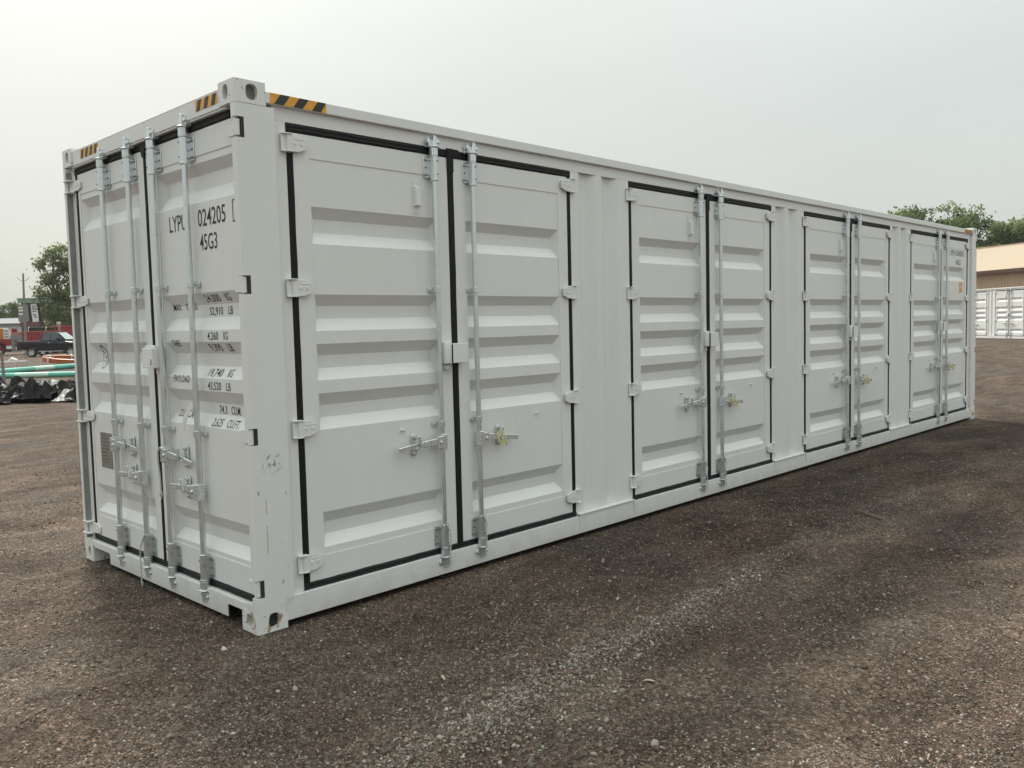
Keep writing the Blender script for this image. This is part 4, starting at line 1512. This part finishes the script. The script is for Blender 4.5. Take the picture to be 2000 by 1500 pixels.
# ------------------------------------------------------------------ left background: buildings
M_GREEN = plain('green_roof_steel', (0.17, 0.30, 0.23), 0.5, var=0.05)
M_DARKW = plain('dark_siding', (0.045, 0.045, 0.055), 0.7, var=0.2)
M_GREYP = plain('grey_panel', (0.20, 0.20, 0.21), 0.6, var=0.08)
M_WHITE = plain('white_panel', (0.72, 0.73, 0.72), 0.5, var=0.03)
M_MAROON = plain('maroon_siding', (0.13, 0.05, 0.055), 0.6, var=0.15)
M_SHEDR = plain('grey_shingle', (0.16, 0.17, 0.19), 0.8, var=0.1)
M_SHEDW = plain('pale_siding', (0.48, 0.52, 0.55), 0.6, var=0.05)
rzc = math.atan2(R2.y, R2.x)
shop = thing('shop_building', 'dark shop with green roof edge and hanging banner behind the utility pole', 'building', (30.3, 106.75, 0), rzc)
mb = MB(); mb.box(0.0, 3.6, 0.4, 4.5, 0, 5.45); mb.build('wall', M_DARKW, shop)
mb = MB(); mb.box(-0.05, 4.0, -0.2, 4.7, 5.46, 5.98); mb.box(-0.1, 4.05, -0.25, 4.75, 5.86, 6.02)
mb.build('roof', M_GREEN, shop)
mb = MB(); mb.box(-0.15, 1.05, -0.05, 0.39, 3.3, 5.3); mb.build('grey_sign', M_GREYP, shop)
mb = MB(); mb.box(0.0, 2.3, 0.0, 0.392, 2.7, 3.28); mb.build('lower_band', M_MAROON, shop)
mb = MB()
mb.prism([(1.32, 5.35), (2.08, 5.38), (2.20, 3.3), (1.48, 3.25)], -0.02, 0.0, (0, 2, 1))
ban = mb.build('banner', M_WHITE, shop)
mb = MB()
for (z_, a, b) in ((4.95, 1.46, 1.95), (4.78, 1.48, 1.95), (4.60, 1.49, 1.97), (4.40, 1.50, 1.97), (4.05, 1.54, 1.92), (3.88, 1.60, 2.0), (3.72, 1.75, 2.0)):
    mb.box(a, b, -0.026, -0.0205, z_, z_ + 0.09)
mb.build('banner_print', M_BLACK, ban)
for (z_, a, b) in ((4.85, -0.05, 0.45), (4.5, -0.05, 0.62), (4.1, -0.05, 0.40)):
    mb = MB(); mb.box(a, b, -0.06, -0.051, z_, z_ + 0.2); mb.build('sign_print', M_WHITE, shop)

shed = thing('long_shed', 'long low shed with grey roof and pale wall at left edge', 'shed', (33.9, 117.0, 0), rzc)
mb = MB(); mb.box(-9, 0.6, 0, 6, 0, 3.28); mb.build('wall', M_SHEDW, shed)
mb = MB()
mb.prism([(-0.3, 3.285), (3.0, 4.02), (6.3, 3.285)], -9.3, 0.9, (1, 2, 0)); mb.build('roof', M_SHEDR, shed)
mb = MB(); mb.box(-9.3, 0.9, -0.36, -0.302, 3.14, 3.30); mb.build('fascia', M_SHEDR, shed)

# utility pole
pole = thing('utility_pole', 'bare wooden utility pole with two short raised arms', 'pole', (21.35, 75.25, 0))
mb = MB(); mb.tube([(0, 0, -0.2), (0.10, 0.10, 3.5), (0.22, 0.22, 6.85)], [0.125, 0.10, 0.07], 12); mb.build('shaft', plain('weathered_wood', (0.22, 0.19, 0.16), 0.85, var=0.15), pole)
for sgn in (-1, 1):
    mb = MB(); mb.tube([(0.20, 0.20, 6.18), (0.20 + sgn * 0.26 * R2.x, 0.20 + sgn * 0.26 * R2.y, 6.28), (0.20 + sgn * 0.52 * R2.x, 0.20 + sgn * 0.52 * R2.y, 6.52)], 0.022, 6)
    mb.build('arm', M_GREYP, pole)

# ------------------------------------------------------------------ vehicles
M_NAVY = plain('navy_car_paint', (0.004, 0.007, 0.018), 0.22, var=0.1, spec=0.6)
M_GLASS = plain('dark_glass', (0.03, 0.045, 0.05), 0.06, var=0.1, spec=0.9)
M_PALEGLASS = plain('sky_glass', (0.35, 0.42, 0.44), 0.08, var=0.05, spec=0.9)
M_TYRE = plain('tyre', (0.014, 0.014, 0.014), 0.8, var=0.2)
M_CHROME = plain('chrome', (0.65, 0.66, 0.67), 0.2, 0.95, var=0.05)
M_RED = plain('engine_red', (0.23, 0.012, 0.018), 0.25, var=0.08, spec=0.6)
M_AMBER = plain('amber_box', (0.48, 0.17, 0.02), 0.4, var=0.08)
M_PINK = plain('faded_red', (0.42, 0.14, 0.10), 0.5, var=0.1)
M_TAIL = plain('tail_lamp', (0.35, 0.02, 0.02), 0.3, var=0.05)


def wheel(parent, x, y, r, w, rim=True):
    mb = MB()
    n = 22
    prof_ = [(r * 0.62, -w / 2), (r * 0.92, -w / 2), (r, -w * 0.33), (r, w * 0.33), (r * 0.92, w / 2), (r * 0.62, w / 2)]
    v_, f_ = [], []
    for i in range(n):
        a = 2 * math.pi * i / n
        for (q, ww) in prof_:
            v_.append((q * math.cos(a), ww, q * math.sin(a)))
    k = len(prof_)
    for i in range(n):
        j = (i + 1) % n
        for a in range(k):
            b = (a + 1) % k
            f_.append((i * k + a, i * k + b, j * k + b, j * k + a))
    mb.add(v_, f_)
    o = mb.build('wheel', M_TYRE, parent, loc=(x, y, r))
    mb = MB()
    mb.tube([(0, -w * 0.30, 0), (0, w * 0.30, 0)], r * 0.60, 20)
    rb = mb.build('rim_well', M_HOLE, o)
    mb = MB()
    for i in range(6):
        a = 2 * math.pi * i / 6
        c, s_ = math.cos(a), math.sin(a)
        t1 = 0.10 * r
        mb.add([(0.1 * r * c - t1 * s_, -w * 0.36, 0.1 * r * s_ + t1 * c), (0.1 * r * c + t1 * s_, -w * 0.36, 0.1 * r * s_ - t1 * c),
                (0.6 * r * c + t1 * 1.3 * s_, -w * 0.40, 0.6 * r * s_ - t1 * 1.3 * c), (0.6 * r * c - t1 * 1.3 * s_, -w * 0.40, 0.6 * r * s_ + t1 * 1.3 * c)], [(0, 1, 2, 3)])
    ring = [(0.62 * r * math.cos(2 * math.pi * i / 24), -w * 0.42, 0.62 * r * math.sin(2 * math.pi * i / 24)) for i in range(25)]
    mb.tube(ring, r * 0.05, 6, False)
    mb.tube([(0, -w * 0.34, 0), (0, -w * 0.42, 0)], r * 0.14, 10)
    mb.build('rim', M_CHROME if rim else M_RED, o)
    return o


# crew cab pickup: x forward, rear wheel at the origin, -y towards the camera
pk = thing('pickup_truck', 'dark navy crew cab pickup parked before the red fire engine', 'pickup', (19.75, 68.6, 0), rad(-45))
pk.scale = (0.88, 1, 1)
mb = MB()
side_poly = [(-1.25, 0.62), (-1.25, 1.16), (-1.20, 1.24), (0.62, 1.24), (0.66, 1.20), (2.75, 1.20), (3.05, 1.16), (4.05, 1.06), (4.30, 0.95), (4.34, 0.55), (4.2, 0.48),
             (3.92, 0.48), (3.86, 0.70), (3.68, 0.86), (3.40, 0.92), (3.12, 0.86), (2.94, 0.70), (2.88, 0.46), (0.52, 0.46), (0.46, 0.70), (0.28, 0.86), (0.0, 0.92), (-0.28, 0.86), (-0.46, 0.70), (-0.52, 0.56)]
mb.prism(side_poly, 0.0, 1.9, (0, 2, 1))
body = mb.build('body', M_NAVY, pk, bevel=0.03, seg=2)
# cab greenhouse, narrowing upwards
cab = MB()
lowp = [(0.66, 1.20), (2.95, 1.20)]
v_ = [(0.66, 0.04, 1.205), (2.98, 0.04, 1.205), (2.98, 1.86, 1.205), (0.66, 1.86, 1.205), (0.92, 0.22, 1.86), (2.12, 0.22, 1.88), (2.12, 1.68, 1.88), (0.92, 1.68, 1.86)]
cab.add(v_, [(0, 1, 5, 4), (1, 2, 6, 5), (2, 3, 7, 6), (3, 0, 4, 7), (4, 5, 6, 7), (0, 3, 2, 1)])
cab.build('cab', M_NAVY, pk, bevel=0.04, seg=2)


def on_side(x, z, outw=0.012):
    f_ = (z - 1.205) / (1.87 - 1.205)
    return (x, 0.04 + 0.18 * f_ - outw, z)


for q in ([(0.90, 1.27), (1.62, 1.27), (1.62, 1.77), (1.06, 1.76)], [(1.72, 1.27), (2.62, 1.27), (2.14, 1.77), (1.72, 1.77)]):
    mb = MB(); mb.add([on_side(*p_) for p_ in q], [(0, 1, 2, 3)]); mb.build('window', M_GLASS, pk)
mb = MB(); mb.add([(2.905, 0.16, 1.30), (2.905, 1.74, 1.30), (2.24, 1.58, 1.82), (2.24, 0.32, 1.82)], [(0, 1, 2, 3)]); mb.v = [(a + 0.03, b, c + 0.02) for a, b, c in mb.v]
mb.build('windshield', M_PALEGLASS, pk)
mb = MB(); mb.box(2.30, 2.48, -0.22, 0.02, 1.28, 1.46); mb.build('side_mirror', M_NAVY, pk, bevel=0.03)
mb = MB(); mb.box(-1.40, -1.252, 0.05, 1.85, 0.55, 0.75); mb.build('rear_bumper', M_CHROME, pk, bevel=0.03)
mb = MB(); mb.box(4.342, 4.44, 0.05, 1.85, 0.50, 0.74); mb.build('front_bumper', M_CHROME, pk, bevel=0.03)
mb = MB(); mb.box(-1.262, -1.18, -0.008, 0.10, 0.86, 1.16); mb.build('tail_light', M_TAIL, pk)
for x_ in (1.58, 2.60):
    mb = MB(); mb.box(x_ - 0.10, x_ + 0.06, -0.03, -0.002, 1.06, 1.10); mb.build('door_handle', M_CHROME, pk, bevel=0.008)
mb = MB(); mb.box(0.6, 2.8, -0.02, 0.02, 0.40, 0.455); mb.build('side_step', M_CHROME, pk)
for x_ in (0.0, 3.40):
    for y_ in (0.13, 1.77):
        wo = wheel(pk, x_, y_, 0.395, 0.27)
        wo.scale = (1 / 0.88, 1, 1)

# fire engine
fe = thing('fire_engine', 'old red fire engine with hose bed standing behind the navy pickup', 'fire engine', (20.46, 78.87, 0), rad(7))
mb = MB(); mb.box(-2.6, 8.0, 0.4, 2.0, 0.45, 0.75); mb.build('chassis', M_HOLE, fe)
mb = MB()
mb.prism([(-2.6, 0.45), (-0.62, 0.45), (-0.55, 0.80), (-0.3, 1.02), (-0.05, 1.08), (0.2, 1.02), (0.45, 0.80), (0.52, 0.45), (0.90, 0.45), (0.90, 1.40), (-2.6, 1.40)], 0.0, 2.4, (0, 2, 1))
mb.build('cab_body', M_RED, fe, bevel=0.03)
mb = MB(); mb.box(0.46, 0.905, -0.012, -0.001, 0.56, 0.82); mb.box(-2.6, -0.62, -0.012, -0.001, 0.56, 0.82); mb.build('white_stripe', M_WHITE, fe)
mb = MB(); mb.box(-2.0, 0.35, 0.1, 2.3, 1.41, 2.34); mb.build('amber_locker', M_AMBER, fe, bevel=0.03)
mb = MB(); mb.prism([(0.36, 1.41), (1.0, 1.41), (1.0, 1.95), (0.78, 2.36), (0.36, 2.36)], 0.15, 2.2, (0, 2, 1)); mb.build('white_cab_back', M_WHITE, fe, bevel=0.03)
for z_ in (1.55, 1.80, 2.05):
    mb = MB(); mb.box(0.44, 0.78, 0.13, 0.148, z_, z_ + 0.10); mb.build('louvre', M_GREYP, fe)
mb = MB(); mb.box(0.92, 1.88, 0.05, 2.3, 0.30, 1.72); mb.build('pump_panel', M_GREYP, fe, bevel=0.02)
rp = random.Random(8)
for i in range(7):
    mb = MB(); gx_, gz_ = 1.25 + 0.2 * (i % 3) + rp.uniform(-0.03, 0.03), 0.55 + 0.34 * (i // 3)
    mb.tube([(gx_, 0.049, gz_), (gx_, -0.06, gz_)], 0.075, 10)
    mb.build('pump_outlet', M_CHROME if i % 3 == 1 else M_HOLE, fe)
mb = MB(); mb.box(1.05, 1.9, 0.2, 2.1, 1.73, 1.98); mb.build('pump_cover', M_PINK, fe)
for i in range(3):
    mb = MB(); mb.box(1.08 + i * 0.17, 1.20 + i * 0.17, 0.22, 0.7, 1.99, 2.30); mb.build('hose_cap', M_RED, fe)
mb = MB(); mb.box(1.9, 8.0, 0.0, 2.4, 0.55, 1.98); mb.build('tank_body', M_RED, fe, bevel=0.03)
mb = MB(); mb.box(1.9, 5.3, -0.02, 0.3, 1.985, 2.06); mb.build('rail_trim', M_PINK, fe)
for z_ in (2.15, 2.32):
    mb = MB(); mb.tube([(1.95, 0.25, z_), (5.0, 0.25, z_)], 0.085, 10); mb.build('suction_hose', M_TYRE, fe)
for x_ in (2.4, 3.9):
    mb = MB(); mb.tube([(x_, 0.14, 2.0), (x_ + 0.02, 0.10, 2.3), (x_ + 0.14, 0.2, 2.44)], 0.03, 6); mb.build('hose_strap', M_WHITE, fe)
mb = MB(); mb.box(5.3, 8.0, 0.1, 2.3, 1.99, 2.50); mb.build('rear_box', M_RED, fe, bevel=0.03)
mb = MB(); mb.tube([(4.75, 0.3, 1.99), (4.75, 0.3, 2.6)], [0.16, 0.12], 10); mb.build('deck_nozzle', M_RED, fe)
mb = MB(); mb.tube([(5.05, 0.0, 1.9), (5.0, 0.0, 2.68)], 0.03, 6); mb.box(4.86, 5.2, -0.04, 0.04, 2.60, 2.86); mb.build('lamp_mast', M_CHROME, fe)
for x_ in (-0.05, 5.6):
    wheel(fe, x_, 0.18, 0.52, 0.32, False)
    wheel(fe, x_, 2.2, 0.52, 0.32, False)

# ------------------------------------------------------------------ yard stock on the left
M_PIPE = plain('green_pvc', (0.13, 0.47, 0.38), 0.35, var=0.10, nscale=1.2)
M_BELL = plain('pale_green_pvc', (0.46, 0.66, 0.57), 0.4, var=0.08)
M_COIL = plain('orange_conduit', (0.40, 0.115, 0.04), 0.45, var=0.12, nscale=3)


def pipe(a, b, r, label):
    a, b = Vector((a[0], a[1], r + 0.005)), Vector((b[0], b[1], r + 0.005))
    d = (b - a).normalized()
    o = thing('drain_pipe', label, 'pipe', (a.x, a.y, 0), group='green pipes on the ground')
    base = Vector((a.x, a.y, 0))
    mb = MB()
    n = 18
    L_ = (b - a).length
    pts = [a + d * t_ - base for t_ in (0, L_)]
    mb.tube(pts, r, n, False); mb.tube(pts, r * 0.9, n, False)
    mb.build('pipe_wall', M_PIPE, o)
    for t_ in (0.05, L_ - 0.55):
        mb = MB(); mb.tube([a + d * t_ - base, a + d * (t_ + 0.5) - base], r * 1.10, n, False); mb.build('bell', M_BELL, o)
    for t_ in (L_ * 0.47,):
        mb = MB(); mb.tube([a + d * t_ - base, a + d * (t_ + 1.3) - base], r * 1.012, n, False); mb.build('faded_band', M_BELL, o)


dv = Vector((4.012, 2.946)).normalized()
pipe((9.06 - dv.x * 4.0, 37.49 - dv.y * 4.0), (9.06 + dv.x * 9.0, 37.49 + dv.y * 9.0), 0.12, 'green drain pipe lying further back, nearer the orange coil')
dv = Vector((1.99, -2.045)).normalized()
pipe((7.93 - dv.x * 2.2, 33.39 - dv.y * 2.2), (7.93 + dv.x * 3.8, 33.39 + dv.y * 3.8), 0.105, 'green drain pipe lying right behind the black sheeting')

coil = thing('conduit_coil', 'flat coil of orange conduit with white straps', 'conduit coil', (15.35, 46.75, 0.12), 0)
coil.rotation_euler = (rad(4.5), rad(2.5), 0)
for j in range(3):
    mb = MB()
    for rr_ in (1.62, 1.46):
        mb.tube([((rr_) * math.cos(2 * math.pi * i / 40), rr_ * 0.95 * math.sin(2 * math.pi * i / 40), 0.05 + j * 0.085) for i in range(41)], 0.044, 8, False)
    mb.build('turn', M_COIL, coil)
for i in range(6):
    a = i * math.pi / 3 + 0.35
    c, s_ = math.cos(a), math.sin(a) * 0.95
    mb = MB()
    mb.tube([(1.71 * c, 1.71 * s_, 0.01), (1.71 * c, 1.71 * s_, 0.27), (1.54 * c, 1.54 * s_, 0.29), (1.38 * c, 1.38 * s_, 0.27), (1.38 * c, 1.38 * s_, 0.01)], 0.035, 6)
    mb.build('strap', M_WHITE, coil)

rack = thing('steel_rack', 'low grey steel rack on the ground at left edge, beyond the pipes', 'rack', (11.0, 45.5, 0), rzc)
mb = MB()
for (x_, y_) in ((-1.4, 0), (0.0, 0), (1.1, 0), (-1.4, 0.9), (1.1, 0.9)):
    mb.box(x_ - 0.03, x_ + 0.03, y_ - 0.03, y_ + 0.03, 0, 0.30)
mb.build('leg', M_GALV, rack)
mb = MB()
mb.box(-1.5, 1.15, -0.04, 0.04, 0.301, 0.36); mb.box(-1.5, 1.15, 0.86, 0.94, 0.301, 0.36)
for i in range(6):
    mb.box(-1.45 + i * 0.5, -1.40 + i * 0.5, 0.041, 0.859, 0.31, 0.35)
mb.build('top_frame', M_WHITE, rack)
mb = MB(); mb.tube([(-0.6, 0.0, 0.02), (0.0, 0.0, 0.29)], 0.02, 6); mb.build('brace', M_GALV, rack)
mb = MB(); mb.tube([(0.55, 0.3, 0.36), (0.75, 0.3, 0.47), (1.0, 0.3, 0.40)], [0.05, 0.09, 0.05], 8); mb.build('white_bundle', M_WHITE, rack)

M_POSTG = plain('weathered_post', (0.22, 0.20, 0.18), 0.7, 0.2, var=0.2)
mb = MB()
mb.tube([(0.02, 0, -0.05), (0.01, 0, 0.6), (0.0, 0, 0.95), (-0.04, 0.02, 1.12), (-0.16, 0.06, 1.20), (-0.28, 0.1, 1.12), (-0.32, 0.12, 0.98)], [0.045, 0.045, 0.045, 0.05, 0.055, 0.05, 0.045], 10)
tag(mb.build('bent_post', M_POSTG, None, loc=(6.36, 27.27, 0)), 'grey post with hooked top at the left edge behind the sheeting', 'post')

# crumpled black sheeting: overlapping buckled sheets
M_SHEET = plain('black_sheeting', (0.010, 0.011, 0.012), 0.55, var=0.3, nscale=3, spec=0.18)
M_SHEETG = plain('grey_sheeting', (0.19, 0.19, 0.19), 0.45, var=0.2, nscale=3)
M_SHEETW = plain('pale_sheeting', (0.52, 0.50, 0.47), 0.55, var=0.12, nscale=3)
heap = thing('plastic_sheeting', 'heap of crumpled black plastic sheeting left of the container', 'sheeting', (4.9, 19.35, 0), rzc)


def sheet(x0, x1, y0, y1, z0, z1, seed, mat, nx_=13, ny_=6, rough=0.13):
    r_ = np.random.default_rng(seed)
    v_, f_ = [], []
    fold = r_.uniform(0.5, 1.4, 4); ph = r_.uniform(0, 6, 4)
    for j in range(ny_):
        for i in range(nx_):
            u_, w_ = i / (nx_ - 1), j / (ny_ - 1)
            x_ = x0 + (x1 - x0) * u_ + r_.normal(0, 0.02)
            y_ = y0 + (y1 - y0) * w_ + r_.normal(0, 0.02)
            edge = min(1.0, 4.0 * min(w_ + 0.02, 1.02 - w_)) * (0.35 + 0.65 * min(1, 3.5 * min(u_ + 0.05, 1.05 - u_)))
            z_ = z0 + (z1 - z0) * edge * (0.62 + 0.38 * math.sin(fold[0] * 5 * u_ + ph[0]) * math.cos(fold[1] * 4 * w_ + ph[1]))
            z_ += rough * edge * (2.2 * abs(math.sin(fold[2] * 7 * u_ + 3 * w_ + ph[2])) * abs(math.cos(fold[3] * 6 * w_ - 2.5 * u_ + ph[3])) - 0.6 + 0.5 * r_.normal())
            v_.append((x_, y_, max(0.004, z_)))
    for j in range(ny_ - 1):
        for i in range(nx_ - 1):
            a = j * nx_ + i
            q = (a, a + 1, a + nx_ + 1, a + nx_)
            if (i * 7 + j * 3 + seed) % 2:
                f_ += [(q[0], q[1], q[2]), (q[0], q[2], q[3])]
            else:
                f_ += [(q[0], q[1], q[3]), (q[1], q[2], q[3])]
    me_ = bpy.data.meshes.new('sheet')
    me_.from_pydata(v_, [], f_)
    o = place('sheet', me_, mat, heap)
    md = o.modifiers.new('thickness', 'SOLIDIFY'); md.thickness = 0.012; md.offset = 1
    return o


sheet(-3.2, 3.0, -0.55, 1.5, 0.0, 0.36, 1, M_SHEET, 60, 18, 0.10)
rs_ = random.Random(12)
for i in range(16):
    cx_ = -2.6 + 0.33 * i + rs_.uniform(-0.15, 0.15)
    cy_ = rs_.uniform(-0.55, 0.35)
    wx_, wy_ = rs_.uniform(0.35, 0.7), rs_.uniform(0.25, 0.5)
    zb_ = 0.10 + 0.12 * rs_.random() + 0.18 * (cy_ + 0.5)
    sheet(cx_ - wx_, cx_ + wx_, cy_ - wy_, cy_ + wy_, max(0.02, zb_ - 0.14), zb_ + rs_.uniform(0.18, 0.30), 40 + i, (M_SHEET, M_SHEETW, M_SHEET, M_SHEETG, M_SHEET, M_SHEETW, M_SHEET)[i % 7], 15, 11, 0.10)

# ------------------------------------------------------------------ loose stones
rg = np.random.default_rng(77)
M_STONE, t_, b_ = nt('gravel_stone')
at = t_.nodes.new('ShaderNodeAttribute'); at.attribute_name = 'stone_colour'
t_.links.new(at.outputs['Color'], b_.inputs['Base Color'])
b_.inputs['Roughness'].default_value = 0.85
b_.inputs['Specular IOR Level'].default_value = 0.25

OCT_V = np.array([(1, 0, 0), (-1, 0, 0), (0, 1, 0), (0, -1, 0), (0, 0, 1), (0, 0, -1)], float)
OCT_F = np.array([(0, 2, 4), (2, 1, 4), (1, 3, 4), (3, 0, 4), (2, 0, 5), (1, 2, 5), (3, 1, 5), (0, 3, 5)])
ph_ = (1 + 5 ** 0.5) / 2
ICO_V = np.array([(-1, ph_, 0), (1, ph_, 0), (-1, -ph_, 0), (1, -ph_, 0), (0, -1, ph_), (0, 1, ph_), (0, -1, -ph_), (0, 1, -ph_), (ph_, 0, -1), (ph_, 0, 1), (-ph_, 0, -1), (-ph_, 0, 1)]) / 1.902
ICO_F = np.array([(0, 11, 5), (0, 5, 1), (0, 1, 7), (0, 7, 10), (0, 10, 11), (1, 5, 9), (5, 11, 4), (11, 10, 2), (10, 7, 6), (7, 1, 8), (3, 9, 4), (3, 4, 2), (3, 2, 6), (3, 6, 8), (3, 8, 9), (4, 9, 5), (2, 4, 11), (6, 2, 10), (8, 6, 7), (9, 8, 1)])


def stones(name, xy, size, grey, V, F, label):
    n = len(xy)
    ang = rg.uniform(0, 2 * np.pi, n)
    sc = np.stack([size * rg.uniform(0.8, 1.25, n), size * rg.uniform(0.6, 1.0, n), size * rg.uniform(0.45, 0.8, n)], -1)
    loc = V[None] * sc[:, None, :] * (1 + 0.22 * rg.normal(size=(n, len(V), 1)))
    tilt = rg.normal(0, 0.35, (n, 2))
    loc[..., 2] += loc[..., 0] * tilt[:, None, 0] + loc[..., 1] * tilt[:, None, 1]
    c, s_ = np.cos(ang)[:, None], np.sin(ang)[:, None]
    X = loc[..., 0] * c - loc[..., 1] * s_ + xy[:, 0:1]
    Y = loc[..., 0] * s_ + loc[..., 1] * c + xy[:, 1:2]
    Z = loc[..., 2] + (ground_z(xy[:, 0], xy[:, 1]) + sc[:, 2] * rg.uniform(-0.45, 0.45, n))[:, None]
    verts = np.stack([X, Y, Z], -1).reshape(-1, 3)
    faces = (F[None] + (np.arange(n) * len(V))[:, None, None]).ravel()
    me_ = np_mesh(name, verts, faces, 3)
    pal = np.array([(0.17, 0.116, 0.084), (0.225, 0.160, 0.116), (0.275, 0.212, 0.160), (0.115, 0.084, 0.065), (0.215, 0.195, 0.168), (0.31, 0.288, 0.25), (0.16, 0.150, 0.136), (0.33, 0.30, 0.265), (0.45, 0.42, 0.375), (0.19, 0.125, 0.098)])
    pb = np.array([.22, .20, .15, .15, .09, .06, .05, .05, .022, .008]); pb /= pb.sum()
    pg = np.array([.05, .06, .10, .04, .20, .22, .16, .11, .045, .015]); pg /= pg.sum()
    ib = rg.choice(len(pal), n, p=pb); ig = rg.choice(len(pal), n, p=pg)
    col = pal[np.where(rg.random(n) < grey, ig, ib)] * rg.uniform(0.45, 1.2, (n, 1))
    cols = np.concatenate([np.clip(col, 0, 1), np.ones((n, 1))], 1).repeat(len(V), 0).astype(np.float32)
    ca = me_.color_attributes.new('stone_colour', 'FLOAT_COLOR', 'POINT')
    ca.data.foreach_set('color', cols.ravel())
    o = place(name, me_, M_STONE)
    tag(o, label, 'gravel', kind='stuff')


def outside(xy):
    return ~((xy[:, 0] > 0.02) & (xy[:, 0] < 12.17) & (xy[:, 1] > 0.02) & (xy[:, 1] < 2.42))


# fine grit: dense close to the viewer, thinning with distance
n = 190000
az = rg.uniform(rad(44 - 44), rad(44 + 44), n)
rr_ = 2.2 + (rg.random(n) ** 1.8) * 10.0
xy = np.stack([CAM.x + rr_ * np.cos(az), CAM.y + rr_ * np.sin(az)], -1)
xy = xy[outside(xy)]
# bare patches of packed fines where few stones lie
bare = np.sin(1.1 * xy[:, 0] + 0.5) * np.sin(2.3 * xy[:, 1] + 0.6 * xy[:, 0]) + 0.6 * np.exp(-((xy[:, 1] - rut_y(xy[:, 0]) + 0.42) / 0.22) ** 2) + 0.35 * np.sin(3.1 * xy[:, 0] - 1.7 * xy[:, 1])
xy = xy[rg.random(len(xy)) > np.clip(0.9 * (bare - 0.05), 0, 0.85)]
g_ = 0.22 + 0.5 * np.clip(np.sin(1.3 * xy[:, 0] + 0.7 * xy[:, 1]) * np.sin(0.9 * xy[:, 1] - 0.4 * xy[:, 0] + 1.0), 0, 1)
stones('gravel', xy, np.clip(rg.lognormal(math.log(0.0048), 0.40, len(xy)), 0.0025, 0.012), g_, OCT_V, OCT_F, 'fine brown gravel strewn over the yard')
# loose stones
n = 6500
az = rg.uniform(rad(44 - 44), rad(44 + 44), n)
rr_ = 2.2 + (rg.random(n) ** 1.4) * 14.0
xy = np.stack([CAM.x + rr_ * np.cos(az), CAM.y + rr_ * np.sin(az)], -1)
xy = xy[outside(xy)]
stones('gravel', xy, np.clip(rg.lognormal(math.log(0.0070), 0.35, len(xy)), 0.004, 0.018), np.full(len(xy), 0.40), ICO_V, ICO_F, 'loose rounded stones scattered on the yard')
# windrow of grey stones thrown up between the wheel tracks
n = 32000
xx = -1.3 + 12.0 * rg.random(n) ** 1.35
spread = np.where(rg.random(n) < 0.65, 0.066, 0.16) * (1.0 + 0.45 * np.clip(1.2 - xx, 0, 1)) * (1 + 0.35 * np.sin(2.1 * xx))
yy = rut_y(xx) + rg.normal(0, 1, n) * spread
pk_ = np.clip(0.62 + 0.3 * np.sin(1.25 * xx + 0.6) + 0.25 * np.sin(3.7 * xx), 0.3, 1) * np.clip(1.15 - xx / 4.2, 0.05, 1)
keep = rg.random(n) < pk_
xy = np.stack([xx, yy], -1)[keep]
stones('gravel', xy, np.clip(rg.lognormal(math.log(0.0058), 0.38, len(xy)), 0.003, 0.015), np.full(len(xy), 0.85), ICO_V, ICO_F, 'grey stones heaped in a line along the wheel track')

# twig and dry leaves
M_TWIG = plain('twig_bark', (0.17, 0.12, 0.085), 0.85, var=0.25, nscale=30)
M_DRY = plain('dry_leaf', (0.42, 0.36, 0.24), 0.7, var=0.15, nscale=30)
zt = float(ground_z(4.66, -1.37))
mb = MB()
mb.tube([(0.095, 0.14, 0.012), (0.05, 0.06, 0.016), (-0.02, -0.04, 0.012), (-0.085, -0.145, 0.010)], [0.006, 0.010, 0.010, 0.005], 8)
tag(mb.build('twig', M_TWIG, None, loc=(4.66, -1.365, zt)), 'brown twig lying on the gravel beside the container', 'twig')
for (x_, y_, a, lab) in ((1.723, -1.064, 0.4, 'pale dry leaf on the dark gravel near the first ledge'), (0.326, -1.10, 1.2, 'thin pale dry leaf on gravel before the first side door'), (0.838, -1.904, 2.3, 'dry leaf on the brown track beyond the grey stones')):
    mb = MB()
    ca_, sa_ = math.cos(a), math.sin(a)
    lp = [(-0.028, 0, 0.004), (-0.012, 0.007, 0.008), (0.010, 0.008, 0.012), (0.030, 0.001, 0.006), (0.010, -0.006, 0.012), (-0.012, -0.007, 0.009)]
    top = [(p_[0] * ca_ - p_[1] * sa_, p_[0] * sa_ + p_[1] * ca_, p_[2]) for p_ in lp]
    bot = [(p_[0], p_[1], p_[2] - 0.002) for p_ in top]
    mb.add(top + bot, [tuple(range(6)), tuple(range(11, 5, -1))] + [(i, (i + 1) % 6, 6 + (i + 1) % 6, 6 + i) for i in range(6)])
    tag(mb.build('fallen_leaf', M_DRY, None, loc=(x_, y_, float(ground_z(x_, y_)) + 0.003)), lab, 'leaf', 'dry leaves on the gravel')

# ------------------------------------------------------------------ thin haze over the whole yard
M_HAZE = bpy.data.materials.new('haze')
M_HAZE.use_nodes = True
ht = M_HAZE.node_tree
ht.nodes.clear()
ho = ht.nodes.new('ShaderNodeOutputMaterial')
hv = ht.nodes.new('ShaderNodeVolumePrincipled')
hv.inputs['Color'].default_value = (0.93, 0.95, 0.94, 1)
hv.inputs['Density'].default_value = 0.00025
hv.inputs['Anisotropy'].default_value = 0.3
ht.links.new(hv.outputs['Volume'], ho.inputs['Volume'])
mb = MB(); mb.box(-4100, 4100, -4100, 4100, -1.2, 16.0)
tag(mb.build('haze', M_HAZE, None, smooth=False), kind='stuff')
